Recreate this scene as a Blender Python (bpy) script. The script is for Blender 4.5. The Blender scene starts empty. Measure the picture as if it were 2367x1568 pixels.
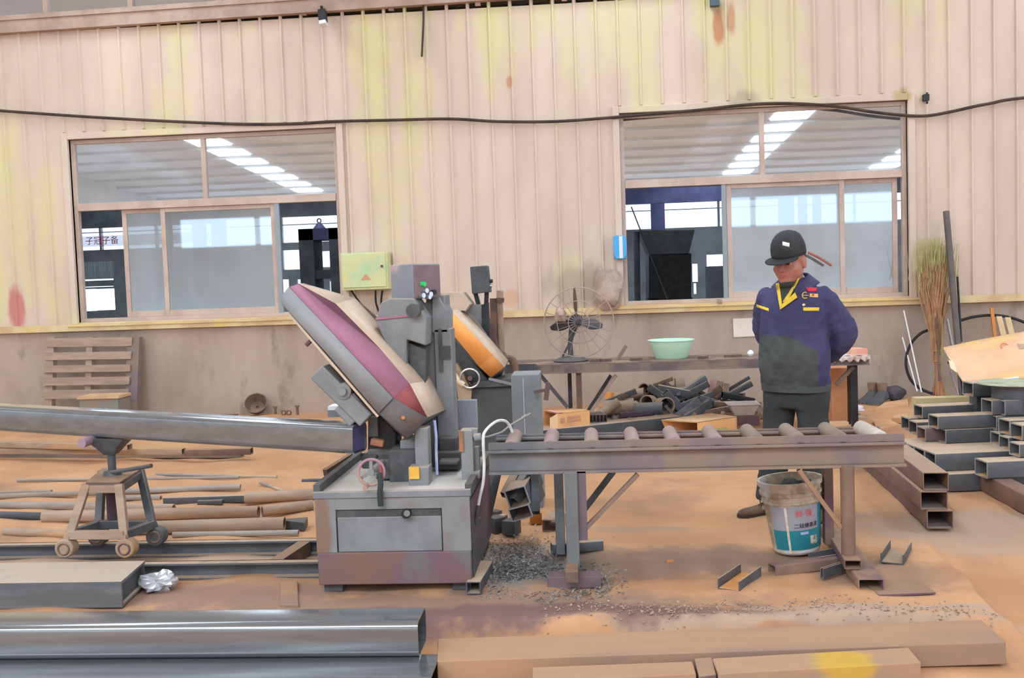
import bpy, bmesh, math, random
from mathutils import Vector, Matrix, Quaternion
from mathutils.bvhtree import BVHTree
random.seed(7)
C = bpy.context.scene.collection
SC = bpy.context.scene
Vv = Vector
# ------------------------------------------------------------------ camera
IW, IH, FPX = 2367.0, 1568.0, 2374.0
PSI, PIT, ROLL, CH = math.atan(0.076), math.atan(140/2374.), 0.035, 1.5
FW = Vv((-math.sin(PSI)*math.cos(PIT), math.cos(PSI)*math.cos(PIT), -math.sin(PIT)))
_r = Vv((math.cos(PSI), math.sin(PSI), 0)); _u = _r.cross(FW)
RT = _r*math.cos(ROLL) - _u*math.sin(ROLL); UP = _u*math.cos(ROLL) + _r*math.sin(ROLL)
CAM = Vv((0, 0, CH))
def ray(x, y): return FW*FPX + RT*(x-IW/2) - UP*(y-IH/2)
def aY(x, y, Y): d = ray(x, y); return CAM + d*(Y/d.y)          # point of the view on the plane Y
def aZ(x, y, Z): d = ray(x, y); return CAM + d*((Z-CH)/d.z)      # point of the view at height Z
def aX(x, y, X): d = ray(x, y); return CAM + d*(X/d.x)
def proj(p):
    v = Vv(p)-CAM; z = v.dot(FW); return (IW/2+FPX*v.dot(RT)/z, IH/2-FPX*v.dot(UP)/z)
cd = bpy.data.cameras.new('camera'); cam = bpy.data.objects.new('camera', cd); C.objects.link(cam)
cd.sensor_fit = 'HORIZONTAL'; cd.sensor_width = 36; cd.lens = 36*FPX/IW; cd.clip_start = .05; cd.clip_end = 300
mw = Matrix((RT, UP, -FW)).transposed().to_4x4(); mw.translation = CAM; cam.matrix_world = mw
SC.camera = cam
# ------------------------------------------------------------------ mesh builder
def frame(d, up=(0, 0, 1)):
    d = Vv(d).normalized(); up = Vv(up)
    if abs(d.dot(up.normalized())) > .999: up = Vv((0, 1, 0))
    s = d.cross(up).normalized(); u = s.cross(d).normalized(); return d, s, u
class MB:
    def __init__(s): s.v = []; s.f = []; s.m = []; s.mi = 0
    def poly(s, vs, fs):
        b = len(s.v); s.v += [Vv(x) for x in vs]
        for f in fs: s.f.append([b+i for i in f]); s.m.append(s.mi)
        return s
    def hexa(s, p):  # 8 corners: bottom 4 ccw, top 4 ccw
        return s.poly(p, [(3,2,1,0),(4,5,6,7),(0,1,5,4),(1,2,6,5),(2,3,7,6),(3,0,4,7)])
    def box(s, a, b):
        (x0,y0,z0),(x1,y1,z1) = [(min(i,j)) for i,j in zip(a,b)], [(max(i,j)) for i,j in zip(a,b)]
        return s.hexa([(x0,y0,z0),(x1,y0,z0),(x1,y1,z0),(x0,y1,z0),(x0,y0,z1),(x1,y0,z1),(x1,y1,z1),(x0,y1,z1)])
    def obox(s, c, ex, ey, ez):  # centre and half-extent vectors
        c, ex, ey, ez = map(Vv, (c, ex, ey, ez))
        return s.hexa([c-ex-ey-ez, c+ex-ey-ez, c+ex+ey-ez, c-ex+ey-ez, c-ex-ey+ez, c+ex-ey+ez, c+ex+ey+ez, c-ex+ey+ez])
    def rbox(s, c, sx, sy, sz, rz=0, rx=0, ry=0):
        R = Matrix.Rotation(rz,3,'Z') @ Matrix.Rotation(ry,3,'Y') @ Matrix.Rotation(rx,3,'X')
        return s.obox(c, R@Vv((sx/2,0,0)), R@Vv((0,sy/2,0)), R@Vv((0,0,sz/2)))
    def bar(s, p, q, w, h, up=(0,0,1), off=(0,0)):
        p, q = Vv(p), Vv(q); d, sd, u = frame(q-p, up); o = sd*off[0]+u*off[1]
        return s.obox((p+q)/2+o, (q-p)/2, sd*(w/2), u*(h/2))
    def loft(s, rings, caps=True, closed=True):
        n = len(rings[0]); b = len(s.v)
        for r in rings: s.v += [Vv(x) for x in r]
        for i in range(len(rings)-1):
            for j in range(n if closed else n-1):
                k = (j+1) % n
                s.f.append([b+i*n+j, b+i*n+k, b+(i+1)*n+k, b+(i+1)*n+j]); s.m.append(s.mi)
        if caps:
            s.f.append([b+j for j in reversed(range(n))]); s.m.append(s.mi)
            e = b+(len(rings)-1)*n; s.f.append([e+j for j in range(n)]); s.m.append(s.mi)
        return s
    def ring(s, c, d, r, n=16, up=(0,0,1), sq=1.0):
        d, sd, u = frame(d, up); c = Vv(c)
        return [c + sd*(r*math.cos(2*math.pi*i/n)) + u*(r*sq*math.sin(2*math.pi*i/n)) for i in range(n)]
    def cyl(s, p, q, r, r2=None, n=16, caps=True):
        p, q = Vv(p), Vv(q); d = q-p
        return s.loft([s.ring(p,d,r,n), s.ring(q,d,r if r2 is None else r2,n)], caps)
    def pipe(s, p, q, r, t, n=16):
        p, q = Vv(p), Vv(q); d = q-p
        return s.loft([s.ring(p,d,r-t,n), s.ring(p,d,r,n), s.ring(q,d,r,n), s.ring(q,d,r-t,n), s.ring(p,d,r-t,n)], False)
    def sect(s, p, q, sec, caps=True, up=(0,0,1)):  # sweep a 2D section from p to q
        p, q = Vv(p), Vv(q); d, sd, u = frame(q-p, up)
        return s.loft([[p+sd*x+u*y for x,y in sec], [q+sd*x+u*y for x,y in sec]], caps)
    def rtube(s, p, q, w, h, t=.006, rc=.01, up=(0,0,1), k=3):  # hollow tube with rounded corners
        p, q = Vv(p), Vv(q); d, sd, u = frame(q-p, up)
        def rr(w, h, r):
            o = []
            for cx, cy, a0 in ((w/2-r,h/2-r,0),(-w/2+r,h/2-r,90),(-w/2+r,-h/2+r,180),(w/2-r,-h/2+r,270)):
                for i in range(k+1):
                    a = math.radians(a0+90*i/k); o.append((cx+r*math.cos(a), cy+r*math.sin(a)))
            return o
        O = rr(w,h,rc); I = rr(w-2*t,h-2*t,max(rc-t,.001))
        P = lambda b, S: [b+sd*x+u*y for x,y in S]
        return s.loft([P(p,I),P(p,O),P(q,O),P(q,I),P(p,I)], False)
    def chan(s, p, q, w, h, t=.006, up=(0,0,1)):  # U channel, opening towards 'up'
        sec = [(-w/2,0),(w/2,0),(w/2,h),(w/2-t,h),(w/2-t,t),(-w/2+t,t),(-w/2+t,h),(-w/2,h)]
        p, q = Vv(p), Vv(q); d, sd, u = frame(q-p, up); P = lambda b: [b+sd*x+u*y for x,y in sec]
        a, c = P(p), P(q); n = 8
        s.loft([a,c], False)
        for R, rev in ((a,1),(c,0)):
            for f in ((0,1,4,5),(1,2,3,4),(0,5,6,7)): s.poly([R[i] for i in f], [(0,1,2,3)])
        return s
    def sweep(s, pts, r, n=8, caps=True):
        pts = [Vv(p) for p in pts]; rings = []; up = Vv((0,0,1))
        d0 = (pts[1]-pts[0]).normalized()
        if abs(d0.dot(up)) > .9: up = Vv((0,1,0))
        for i, p in enumerate(pts):
            d = (pts[min(i+1,len(pts)-1)]-pts[max(i-1,0)])
            dn, sd, u = frame(d, up); up = u
            rr = r[i] if isinstance(r,(list,tuple)) else r
            rings.append([p+sd*(rr*math.cos(2*math.pi*j/n))+u*(rr*math.sin(2*math.pi*j/n)) for j in range(n)])
        return s.loft(rings, caps)
    def lathe(s, c, prof, n=28, ax=(0,0,1), caps=False):
        ax = Vv(ax).normalized(); c = Vv(c)
        return s.loft([s.ring(c+ax*z, ax, max(r,1e-4), n) for r,z in prof], caps)
    def torus(s, c, ax, R, r, n=32, m=8):
        pts = s.ring(c, ax, R, n); d = Vv(ax).normalized(); rings = []
        for p in pts:
            e = (p-Vv(c)).normalized()
            rings.append([p+e*(r*math.cos(2*math.pi*j/m))+d*(r*math.sin(2*math.pi*j/m)) for j in range(m)])
        return s.loft(rings+[rings[0]], False)
    def ell(s, c, ax, ay, az, n=16, m=10):  # ellipsoid from three half-axis vectors
        c, ax, ay, az = map(Vv, (c,ax,ay,az)); rings = []
        for i in range(m+1):
            t = -math.pi/2+math.pi*i/m; k = max(math.cos(t),1e-3)
            rings.append([c+ax*(k*math.cos(2*math.pi*j/n))+ay*(k*math.sin(2*math.pi*j/n))+az*math.sin(t) for j in range(n)])
        return s.loft(rings, True)
    def prism(s, pts, vec):
        n = len(pts); vec = Vv(vec); a = [Vv(p) for p in pts]; b = [p+vec for p in a]
        return s.poly(a+b, [tuple(range(n)), tuple(reversed(range(n,2*n)))]+[(i,(i+1)%n,n+(i+1)%n,n+i) for i in range(n)])
    def grid(s, fn, nu, nv):
        b = len(s.v)
        for i in range(nu+1):
            for j in range(nv+1): s.v.append(Vv(fn(i/nu, j/nv)))
        for i in range(nu):
            for j in range(nv):
                a = b+i*(nv+1)+j; s.f.append([a, a+nv+1, a+nv+2, a+1]); s.m.append(s.mi)
        return s
    def build(s, name, mat, parent=None, bevel=0, smooth=True, fix=True, kind=None):
        me = bpy.data.meshes.new(name)
        if parent is not None:
            w = Vv((0,0,0)); p = parent
            while p: w += p.location; p = p.parent
            off = w
        else:
            xs = [v.x for v in s.v]; ys = [v.y for v in s.v]; zs = [v.z for v in s.v]
            off = Vv(((min(xs)+max(xs))/2, (min(ys)+max(ys))/2, min(zs)))
        me.from_pydata([v-off for v in s.v], [], s.f)
        mats = mat if isinstance(mat,(list,tuple)) else [mat]
        for m in mats: me.materials.append(m)
        if len(mats) > 1: me.polygons.foreach_set('material_index', s.m)
        if fix:
            bm = bmesh.new(); bm.from_mesh(me); bmesh.ops.remove_doubles(bm, verts=bm.verts, dist=1e-5)
            bmesh.ops.recalc_face_normals(bm, faces=bm.faces); bm.to_mesh(me); bm.free()
        o = bpy.data.objects.new(name, me); C.objects.link(o)
        if parent is not None: o.parent = parent
        else: o.location = off
        if smooth:
            me.polygons.foreach_set('use_smooth', [True]*len(me.polygons))
            try: me.set_sharp_from_angle(angle=math.radians(34))
            except Exception: pass
        if bevel:
            b = o.modifiers.new('bevel','BEVEL'); b.width = bevel; b.segments = 2; b.limit_method = 'ANGLE'; b.angle_limit = math.radians(40); b.harden_normals = False
        if kind: o['kind'] = kind
        return o
def tag(o, label, cat, group=None, kind=None):
    o['label'] = label; o['category'] = cat
    if group: o['group'] = group
    if kind: o['kind'] = kind
    return o
def thing(name, label, cat, loc=(0,0,0), group=None):
    o = bpy.data.objects.new(name, None); C.objects.link(o); o.location = Vv(loc); o.empty_display_size = .1
    return tag(o, label, cat, group)
def struct(name):
    o = bpy.data.objects.new(name, None); C.objects.link(o); o['kind'] = 'structure'; return o
# ------------------------------------------------------------------ materials
def lin(c):
    o = []
    for x in c[:3]:
        x /= 255.; o.append(x/12.92 if x <= .04045 else ((x+.055)/1.055)**2.4)
    return (*o, 1)
def mat(name, c1, c2=None, scale=5, rough=.7, metal=0, dust=None, damt=.8, bump=0, bscale=60, stretch=(1,1,1), c3=None, s3=1.3, t3=.55, spots=(), contrast=.12, spec=.3, bright=1.0):
    m = bpy.data.materials.new(name); m.use_nodes = True; N = m.node_tree.nodes; L = m.node_tree.links
    b = N['Principled BSDF']; b.inputs['Roughness'].default_value = rough; b.inputs['Metallic'].default_value = metal
    b.inputs['Specular IOR Level'].default_value = spec
    tc = N.new('ShaderNodeTexCoord'); mp = N.new('ShaderNodeMapping'); L.new(tc.outputs['Object'], mp.inputs[0]); mp.inputs['Scale'].default_value = stretch
    def noise(sc, det=5, vec=None):
        n = N.new('ShaderNodeTexNoise'); n.inputs['Scale'].default_value = sc; n.inputs['Detail'].default_value = det; n.inputs['Roughness'].default_value = .6
        L.new(vec or mp.outputs[0], n.inputs['Vector']); return n.outputs[0]
    def ramp(f, a, c):
        r = N.new('ShaderNodeMapRange'); r.interpolation_type = 'SMOOTHSTEP'; r.inputs['From Min'].default_value = a; r.inputs['From Max'].default_value = c; L.new(f, r.inputs['Value']); return r.outputs[0]
    def mix(f, A, B):
        x = N.new('ShaderNodeMix'); x.data_type = 'RGBA'; L.new(f, x.inputs[0])
        for v, i in ((A,6),(B,7)):
            if isinstance(v, tuple): x.inputs[i].default_value = v
            else: L.new(v, x.inputs[i])
        return x.outputs[2]
    def mul(a, bq):
        x = N.new('ShaderNodeMath'); x.operation = 'MULTIPLY'
        for v, i in ((a,0),(bq,1)):
            if isinstance(v,(int,float)): x.inputs[i].default_value = v
            else: L.new(v, x.inputs[i])
        return x.outputs[0]
    col = lin(c1)
    if c2 is not None: col = mix(ramp(noise(scale), .5-contrast, .5+contrast), col, lin(c2))
    if c3 is not None: col = mix(ramp(noise(s3), t3-.06, t3+.1), col, lin(c3))
    if dust is not None:
        g = N.new('ShaderNodeNewGeometry'); sx = N.new('ShaderNodeSeparateXYZ'); L.new(g.outputs['Normal'], sx.inputs[0])
        f = mul(ramp(sx.outputs[2], .45, .9), mul(ramp(noise(5, 5, tc.outputs['Object']), .2, .45), damt)); col = mix(f, col, lin(dust))
        rr = N.new('ShaderNodeMapRange'); L.new(f, rr.inputs[0]); rr.inputs[3].default_value = rough; rr.inputs[4].default_value = .9; L.new(rr.outputs[0], b.inputs['Roughness'])
        if metal:
            r2 = N.new('ShaderNodeMapRange'); L.new(f, r2.inputs[0]); r2.inputs[3].default_value = metal; r2.inputs[4].default_value = 0; L.new(r2.outputs[0], b.inputs['Metallic'])
    if spots:
        g = N.new('ShaderNodeNewGeometry')
        for (p, r, c, amt) in spots:
            d = N.new('ShaderNodeVectorMath'); d.operation = 'SUBTRACT'; L.new(g.outputs['Position'], d.inputs[0]); d.inputs[1].default_value = p
            dv = N.new('ShaderNodeVectorMath'); dv.operation = 'DIVIDE'; L.new(d.outputs[0], dv.inputs[0]); dv.inputs[1].default_value = r
            l = N.new('ShaderNodeVectorMath'); l.operation = 'LENGTH'; L.new(dv.outputs[0], l.inputs[0])
            ad = N.new('ShaderNodeMath'); ad.operation = 'MULTIPLY_ADD'; L.new(noise(6), ad.inputs[0]); ad.inputs[1].default_value = 1.3; L.new(l.outputs['Value'], ad.inputs[2])
            f = mul(ramp(ad.outputs[0], 1.75, 1.15), amt); col = mix(f, col, lin(c))
    if isinstance(col, tuple): b.inputs['Base Color'].default_value = col
    else: L.new(col, b.inputs['Base Color'])
    if bump:
        bp = N.new('ShaderNodeBump'); bp.inputs['Strength'].default_value = bump; bp.inputs['Distance'].default_value = .01
        L.new(noise(bscale), bp.inputs['Height']); L.new(bp.outputs[0], b.inputs['Normal'])
    return m
def emit(name, c, s):
    m = bpy.data.materials.new(name); m.use_nodes = True; b = m.node_tree.nodes['Principled BSDF']
    b.inputs['Base Color'].default_value = (.8,.8,.8,1); b.inputs['Emission Color'].default_value = lin(c); b.inputs['Emission Strength'].default_value = s; return m
def glass(name, tr, tint, rtint, rough=.02):
    m = bpy.data.materials.new(name); m.use_nodes = True; N = m.node_tree.nodes; L = m.node_tree.links; N.clear()
    o = N.new('ShaderNodeOutputMaterial'); mx = N.new('ShaderNodeMixShader'); t = N.new('ShaderNodeBsdfTransparent'); g = N.new('ShaderNodeBsdfGlossy')
    t.inputs[0].default_value = lin(tint); g.inputs[0].default_value = lin(rtint); g.inputs['Roughness'].default_value = rough
    mx.inputs[0].default_value = 1-tr; L.new(t.outputs[0], mx.inputs[1]); L.new(g.outputs[0], mx.inputs[2])
    d = N.new('ShaderNodeBsdfDiffuse'); d.inputs[0].default_value = lin((184,184,182)); m2 = N.new('ShaderNodeMixShader'); m2.inputs[0].default_value = .16
    L.new(mx.outputs[0], m2.inputs[1]); L.new(d.outputs[0], m2.inputs[2]); L.new(m2.outputs[0], o.inputs[0]); return m
DUST = (196,172,148)
# ------------------------------------------------------------------ palette
WALLSPOTS = [(tuple(aY(38,715,11.9)), (.13,.6,.3), (196,92,92), .7), (tuple(aY(1345,665,11.9)), (.5,.6,.33), (150,130,116), .5),
  (tuple(aY(1660,60,11.9)), (.07,.6,.28), (190,120,80), .8), (tuple(aY(1690,40,11.9)), (.06,.6,.22), (190,130,90), .7), (tuple(aY(1720,235,11.9)), (.2,.6,.16), (168,150,132), .6),
  (tuple(aY(1178,190,11.9)), (.05,.6,.09), (205,140,105), .8), (tuple(aY(2085,222,11.9)), (.12,.6,.1), (178,160,95), .7), (tuple(aY(1180,690,11.9)), (.12,.6,.12), (215,160,125), .6),
  (tuple(aY(1700,705,11.9)), (2.2,.6,.09), (226,178,112), .8), (tuple(aY(640,735,11.9)), (.9,.6,.1), (216,170,120), .7)]
m_clad = mat('cladding_paint', (222,199,180), (208,184,166), 1.6, .62, bump=.06, stretch=(1,1,.35), c3=(220,206,154), s3=.75, t3=.52, spots=WALLSPOTS, contrast=.2)
m_trimy = mat('flashing_yellow', (222,200,150), (206,172,128), 2.5, .6, c3=(224,190,120), s3=1.1)
m_trimb = mat('flashing_brown', (186,160,142), (168,142,124), 3, .6)
m_conc = mat('dado_concrete', (186,166,150), (166,146,130), 1.6, .9, bump=.25, c3=(150,132,118), s3=2.6, t3=.6, stretch=(1,1,.45), contrast=.2)
m_alu = mat('window_frame_paint', (206,182,166), (190,164,148), 3, .5, spec=.4)
m_alug = mat('window_track_metal', (150,158,162), None, rough=.45, metal=.3)
m_glass = glass('window_glass', .54, (218,220,220), (232,236,240))
m_glass2 = glass('transom_glass', .12, (205,205,205), (222,230,236), .008)
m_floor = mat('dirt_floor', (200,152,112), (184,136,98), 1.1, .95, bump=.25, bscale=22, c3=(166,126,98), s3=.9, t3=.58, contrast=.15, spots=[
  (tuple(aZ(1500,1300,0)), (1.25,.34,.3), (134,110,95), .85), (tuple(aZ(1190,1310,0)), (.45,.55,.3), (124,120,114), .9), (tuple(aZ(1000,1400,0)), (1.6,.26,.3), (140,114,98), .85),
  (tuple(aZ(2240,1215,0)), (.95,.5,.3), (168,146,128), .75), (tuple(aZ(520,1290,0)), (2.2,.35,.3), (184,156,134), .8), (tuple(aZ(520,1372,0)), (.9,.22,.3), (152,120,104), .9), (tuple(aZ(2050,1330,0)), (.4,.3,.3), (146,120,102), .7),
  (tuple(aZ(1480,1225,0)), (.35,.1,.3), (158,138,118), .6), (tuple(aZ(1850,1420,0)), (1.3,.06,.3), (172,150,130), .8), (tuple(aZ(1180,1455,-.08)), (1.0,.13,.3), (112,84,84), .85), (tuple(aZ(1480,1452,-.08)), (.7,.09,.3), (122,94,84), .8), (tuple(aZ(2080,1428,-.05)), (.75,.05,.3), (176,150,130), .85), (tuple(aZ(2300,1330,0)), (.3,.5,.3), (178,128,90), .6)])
m_dark = mat('far_dark_steel', (104,104,106), (86,86,90), 3, .7)
m_farwall = mat('far_wall_grey', (168,168,168), (148,148,150), 1, .9)
m_farpurple = mat('far_purple_steel', (104,100,140), (88,84,120), 2, .6)
m_roof = mat('roof_sheet', (226,224,222), (214,212,210), .7, .6)
m_frontw = mat('front_wall_white', (224,222,218), (212,210,206), .7, .8)
m_farfloor = mat('far_floor', (120,112,104), (98,92,86), 1, .9)
m_sky = emit('skylight_panel', (217,238,255), 13.0)
m_white = mat('white_paint', (232,232,230), None, rough=.5)
m_black = mat('black_paint', (38,38,40), (52,52,52), 8, .5)
m_rubber = mat('black_rubber', (44,42,42), None, rough=.7)
m_cable = mat('cable_sheath', (84,64,54), (60,50,46), 4, .7)
# ------------------------------------------------------------------ setting
WY = 11.9
w = bpy.data.worlds.new('daylight'); SC.world = w; w.use_nodes = True
bg = w.node_tree.nodes['Background']; bg.inputs[0].default_value = (.62,.79,1.0,1); bg.inputs[1].default_value = 2.4
def smooth(a, b, x): t = min(max((x-a)/(b-a),0),1); return t*t*(3-2*t)
# slab edge: a straight worn front edge that curves back on the right
EDGE = [(-9,4.42),(-1,4.42),(.2,4.45),(1.2,4.42),(1.62,4.42),(1.78,4.55),(1.86,4.9),(1.92,5.6),(1.95,6.4)]
def hfloor(x, y):
    n = .006*math.sin(x*5.1+y*3.3)+.005*math.sin(x*11.7-y*7.9)+.004*math.sin(y*17+x*2)
    e = 4.43+.025*math.sin(x*6)+.015*math.sin(x*15)
    d = smooth(e-.05, e+.03, y)
    rx = 1.74+.06*max(0,min(1,(y-4.4)/1.2))+.02*math.sin(y*9)
    r = smooth(rx+.06, rx-.03, x)
    r = max(r, smooth(4.9, 6.2, y))
    return (n if d*r > .5 else n*.5) - .1*(1-min(d, r))
fl = MB()
def xs_(): 
    o = [-16,-12,-9,-7,-5.5]; x = -4.5
    while x < 4.6: o.append(round(x,3)); x += .045
    return o+[5.5,7,9,12,16]
def ys_():
    o = [-16,-8,-3,0,1.5,2.5]; y = 3.0
    while y < 6.6: o.append(round(y,3)); y += .03
    while y < 12.2: o.append(round(y,3)); y += .12
    return o
XS, YS = xs_(), ys_(); b = 0
fl.v = [Vv((x,y,hfloor(x,y) if 2.4 < y and abs(x) < 9 else (-.1 if y < 4.4 else 0))) for x in XS for y in YS]
ny = len(YS); fl.f = [(i*ny+j, (i+1)*ny+j, (i+1)*ny+j+1, i*ny+j+1) for i in range(len(XS)-1) for j in range(ny-1)]; fl.m = [0]*len(fl.f)
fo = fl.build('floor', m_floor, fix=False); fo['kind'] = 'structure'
o = MB().box((-26,12.1,-.06),(26,40,-.02)).build('floor', m_farfloor); o['kind'] = 'structure'
def holes(mb, x0, x1, z0, z1, y0, y1, H):
    xs = sorted({x0,x1}|{min(max(h[i],x0),x1) for h in H for i in (0,1)}); zs = sorted({z0,z1}|{min(max(h[i],z0),z1) for h in H for i in (2,3)})
    ins = lambda cx, cz: any(h[0] < cx < h[1] and h[2] < cz < h[3] for h in H)
    for j in range(len(zs)-1):
        i = 0
        while i < len(xs)-1:
            cz = (zs[j]+zs[j+1])/2
            if ins((xs[i]+xs[i+1])/2, cz): i += 1; continue
            k = i
            while k < len(xs)-1 and not ins((xs[k]+xs[k+1])/2, cz): k += 1
            mb.box((xs[i],y0,zs[j]),(xs[k],y1,zs[j+1])); i = k
W1 = (-6.10,-2.865,1.15,3.325); W2 = (.405,3.605,1.145,3.33); ZT = 4.66
wall = struct('wall_back')
mb = MB(); holes(mb, -16, 16, 1.1, ZT, WY, WY+.06, [W1, W2])
x = -.797-.243*70
while x < 16:
    if x > -16:
        segs = [(1.12, ZT)]
        for (a,bx,c,d) in (W1, W2):
            if a-.08 < x < bx+.08: segs = [(d+.09, ZT)]
        for a, c in segs:
            mb.poly([(x-.022,WY+.001,a),(x-.009,WY-.024,a),(x+.009,WY-.024,a),(x+.022,WY+.001,a),(x-.022,WY+.001,c),(x-.009,WY-.024,c),(x+.009,WY-.024,c),(x+.022,WY+.001,c)],
                    [(0,1,5,4),(1,2,6,5),(2,3,7,6),(0,3,2,1),(4,5,6,7)])
    x += .243
mb.build('cladding', m_clad, wall)
MB().box((-16,WY-.02,-.05),(16,WY+.2,1.07)).build('concrete_dado', m_conc, wall)
# yellow sill flashing, in lengths
t1 = MB(); t1.box((-16,WY-.075,1.062),(16,WY-.0,1.10)); t1.box((-16,WY-.085,1.052),(16,WY-.07,1.132)); o = t1.build('trim_1', m_trimy); o['kind'] = 'structure'
# upper flashing beam below the clerestory, gently out of level as in the photograph
def ztop(x): return 4.64 + (x+6)*.012
mb = MB()
mb.hexa([(-16,WY-.10,ztop(-16)-.04),(16,WY-.10,ztop(16)-.04),(16,WY+.1,ztop(16)-.04),(-16,WY+.1,ztop(-16)-.04),(-16,WY-.10,ztop(-16)+.14),(16,WY-.10,ztop(16)+.14),(16,WY+.1,ztop(16)+.14),(-16,WY+.1,ztop(-16)+.14)])
mb.hexa([(-16,WY-.12,ztop(-16)+.10),(16,WY-.12,ztop(16)+.10),(16,WY-.09,ztop(16)+.10),(-16,WY-.09,ztop(-16)+.10),(-16,WY-.12,ztop(-16)+.155),(16,WY-.12,ztop(16)+.155),(16,WY-.09,ztop(16)+.155),(-16,WY-.09,ztop(-16)+.155)])
o = mb.build('trim_2', m_trimb); o['kind'] = 'structure'
# clerestory glazing above the flashing
cl = struct('window_3')
MB().box((-16,WY+.0,4.6),(16,WY+.012,6.45)).build('pane', m_glass2, cl)
mb = MB()
for px in (108,304,508,703,905,1105,1305,1505):
    x = aY(px, 15, WY).x; mb.box((x-.03,WY-.04,4.62),(x+.03,WY+.03,6.45))
mb.build('mullion', m_trimb, cl)
def window(name, W, zt, mull, sash, cas):
    r = struct(name); x0,x1,z0,z1 = W; y0 = WY-.045
    mb = MB()  # outer casing flashings
    c = .075
    mb.box((x0-c,y0,z0-.02),(x0,WY+.09,z1+c)); mb.box((x1,y0,z0-.02),(x1+c,WY+.09,z1+c)); mb.box((x0+.001,y0+.001,z1),(x1-.001,WY+.089,z1+c-.001))
    mb.build('casing', m_clad, r, bevel=.006)
    MB().hexa([(x0-.1,WY-.1,1.105),(x1+.1,WY-.1,1.105),(x1+.1,WY+.1,1.105),(x0-.1,WY+.1,1.105),(x0-.1,WY-.1,1.118),(x1+.1,WY-.1,1.118),(x1+.1,WY+.1,z0+.012),(x0-.1,WY+.1,z0+.012)]).build('sill', m_trimy, r)
    f = .05; ya, yb = WY+.03, WY+.1
    mb = MB(); mb.box((x0,ya,z0),(x0+f,yb,z1)); mb.box((x1-f,ya,z0),(x1,yb,z1)); mb.box((x0+f,ya+.002,z1-f),(x1-f,yb-.002,z1)); mb.box((x0+f,ya+.002,z0),(x1-f,yb-.002,z0+.045))
    mb.box((x0+f,ya-.01,zt-.045),(x1-f,yb-.002,zt+.045)); mb.box((mull-.028,ya+.001,zt+.045),(mull+.028,yb-.004,z1-f))
    mb.build('frame', m_alu, r, bevel=.003)
    MB().box((x0+f,WY+.06,zt+.045),(mull-.028,WY+.066,z1-f)).build('pane', m_glass2, r)
    MB().box((mull+.028,WY+.06,zt+.045),(x1-f,WY+.066,z1-f)).build('pane', m_glass2, r)
    for (a,bx,yo) in sash:
        ym = WY+.05+yo; mb = MB(); q = .055; za, zb = z0+.045, zt-.045
        mb.box((a,ym,za),(a+q,ym+.03,zb)); mb.box((bx-q,ym,za),(bx,ym+.03,zb)); mb.box((a+q,ym+.001,za),(bx-q,ym+.029,za+.07)); mb.box((a+q,ym+.001,zb-.05),(bx-q,ym+.029,zb))
        s = mb.build('sash', m_alu, r, bevel=.003)
        MB().box((a+q,ym+.012,za+.07),(bx-q,ym+.017,zb-.05)).build('pane', m_glass, s)
    return r
zx = lambda px, py: aY(px, py, WY+.05)
w1 = window('window_1', W1, zx(480,468).z, zx(473,400).x, [(zx(284,600).x, zx(398,600).x, .035), (zx(376,600).x, zx(641,600).x, 0)], 0)
w2 = window('window_2', W2, zx(1760,414).z, zx(1761,340).x, [(zx(1682,600).x, zx(1954,600).x, 0), (zx(1940,600).x, zx(2078,600).x, .035)], 0)
MB().box((zx(1671,600).x, WY+.03, 1.19),(zx(1681,600).x, WY+.07, zx(1760,414).z-.04)).build('track', m_alug, w2)
MB().box((zx(641,600).x, WY+.03, 1.19),(zx(651,600).x, WY+.07, zx(480,468).z-.04)).build('track', m_alug, w1)
# ------------------------------------------------------------------ roof with skylight strips
ce = struct('ceiling')
rz = lambda y: 6.5-.05*(11.9-y) if y < 11.9 else 6.5-.05*(y-11.9)
mb = MB()
mb.hexa([(-17,-17,rz(-17)+.05),(17,-17,rz(-17)+.05),(17,11.95,rz(11.95)+.05),(-17,11.95,rz(11.95)+.05),(-17,-17,rz(-17)+.12),(17,-17,rz(-17)+.12),(17,11.95,rz(11.95)+.12),(-17,11.95,rz(11.95)+.12)])
mb.build('roof_sheet', m_roof, ce)
mb = MB()
for y in [11.2-1.7*i for i in range(17)]:
    mb.box((-17,y-.03,rz(y)-.03),(17,y+.03,rz(y)+.05))
mb.build('purlin', m_roof, ce)
for xc in (-10.7,-5.1,.35,5.7,11.1):
    mb = MB()
    for y in [10.35-1.7*i for i in range(16)]:
        if -4 < y < 4.5: continue
        mb.poly([(xc-.5,y-.58,rz(y-.58)+.02),(xc+.5,y-.58,rz(y-.58)+.02),(xc+.5,y+.58,rz(y+.58)+.02),(xc-.5,y+.58,rz(y+.58)+.02)], [(0,3,2,1)])
    mb.build('skylight', m_sky, ce, fix=False)
mb = MB()
for i in range(5):
    xa = -9+2.0*i; mb.poly([(xa,-3.6,rz(-3.6)+.02),(xa+1.94,-3.6,rz(-3.6)+.02),(xa+1.94,-.7,rz(-.7)+.02),(xa,-.7,rz(-.7)+.02)], [(0,3,2,1)])
mb.build('skylight', m_sky, ce, fix=False)  # invented crosswise panels, added to give the steel tubes their bright edge highlights
mb = MB(); holes(mb, -17, 17, -.1, rz(-17)+.1, -17.1, -17, [(-16.5+3.3*i,-13.4+3.3*i,3.2,4.35) for i in range(10)]); o = mb.build('wall_front', m_frontw); o['kind'] = 'structure'
mb = MB()
for y0_, y1_, za, zb in [(-17,11.88,-.1,1.0),(-17,11.88,3.9,6.6),(-17,-8,1.0,3.9)]+[(y,y+.5,1.0,3.9) for y in (-3.5,1.5,6.5,11.38)]: mb.box((-17.1,y0_,za),(-17,y1_,zb))
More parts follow.
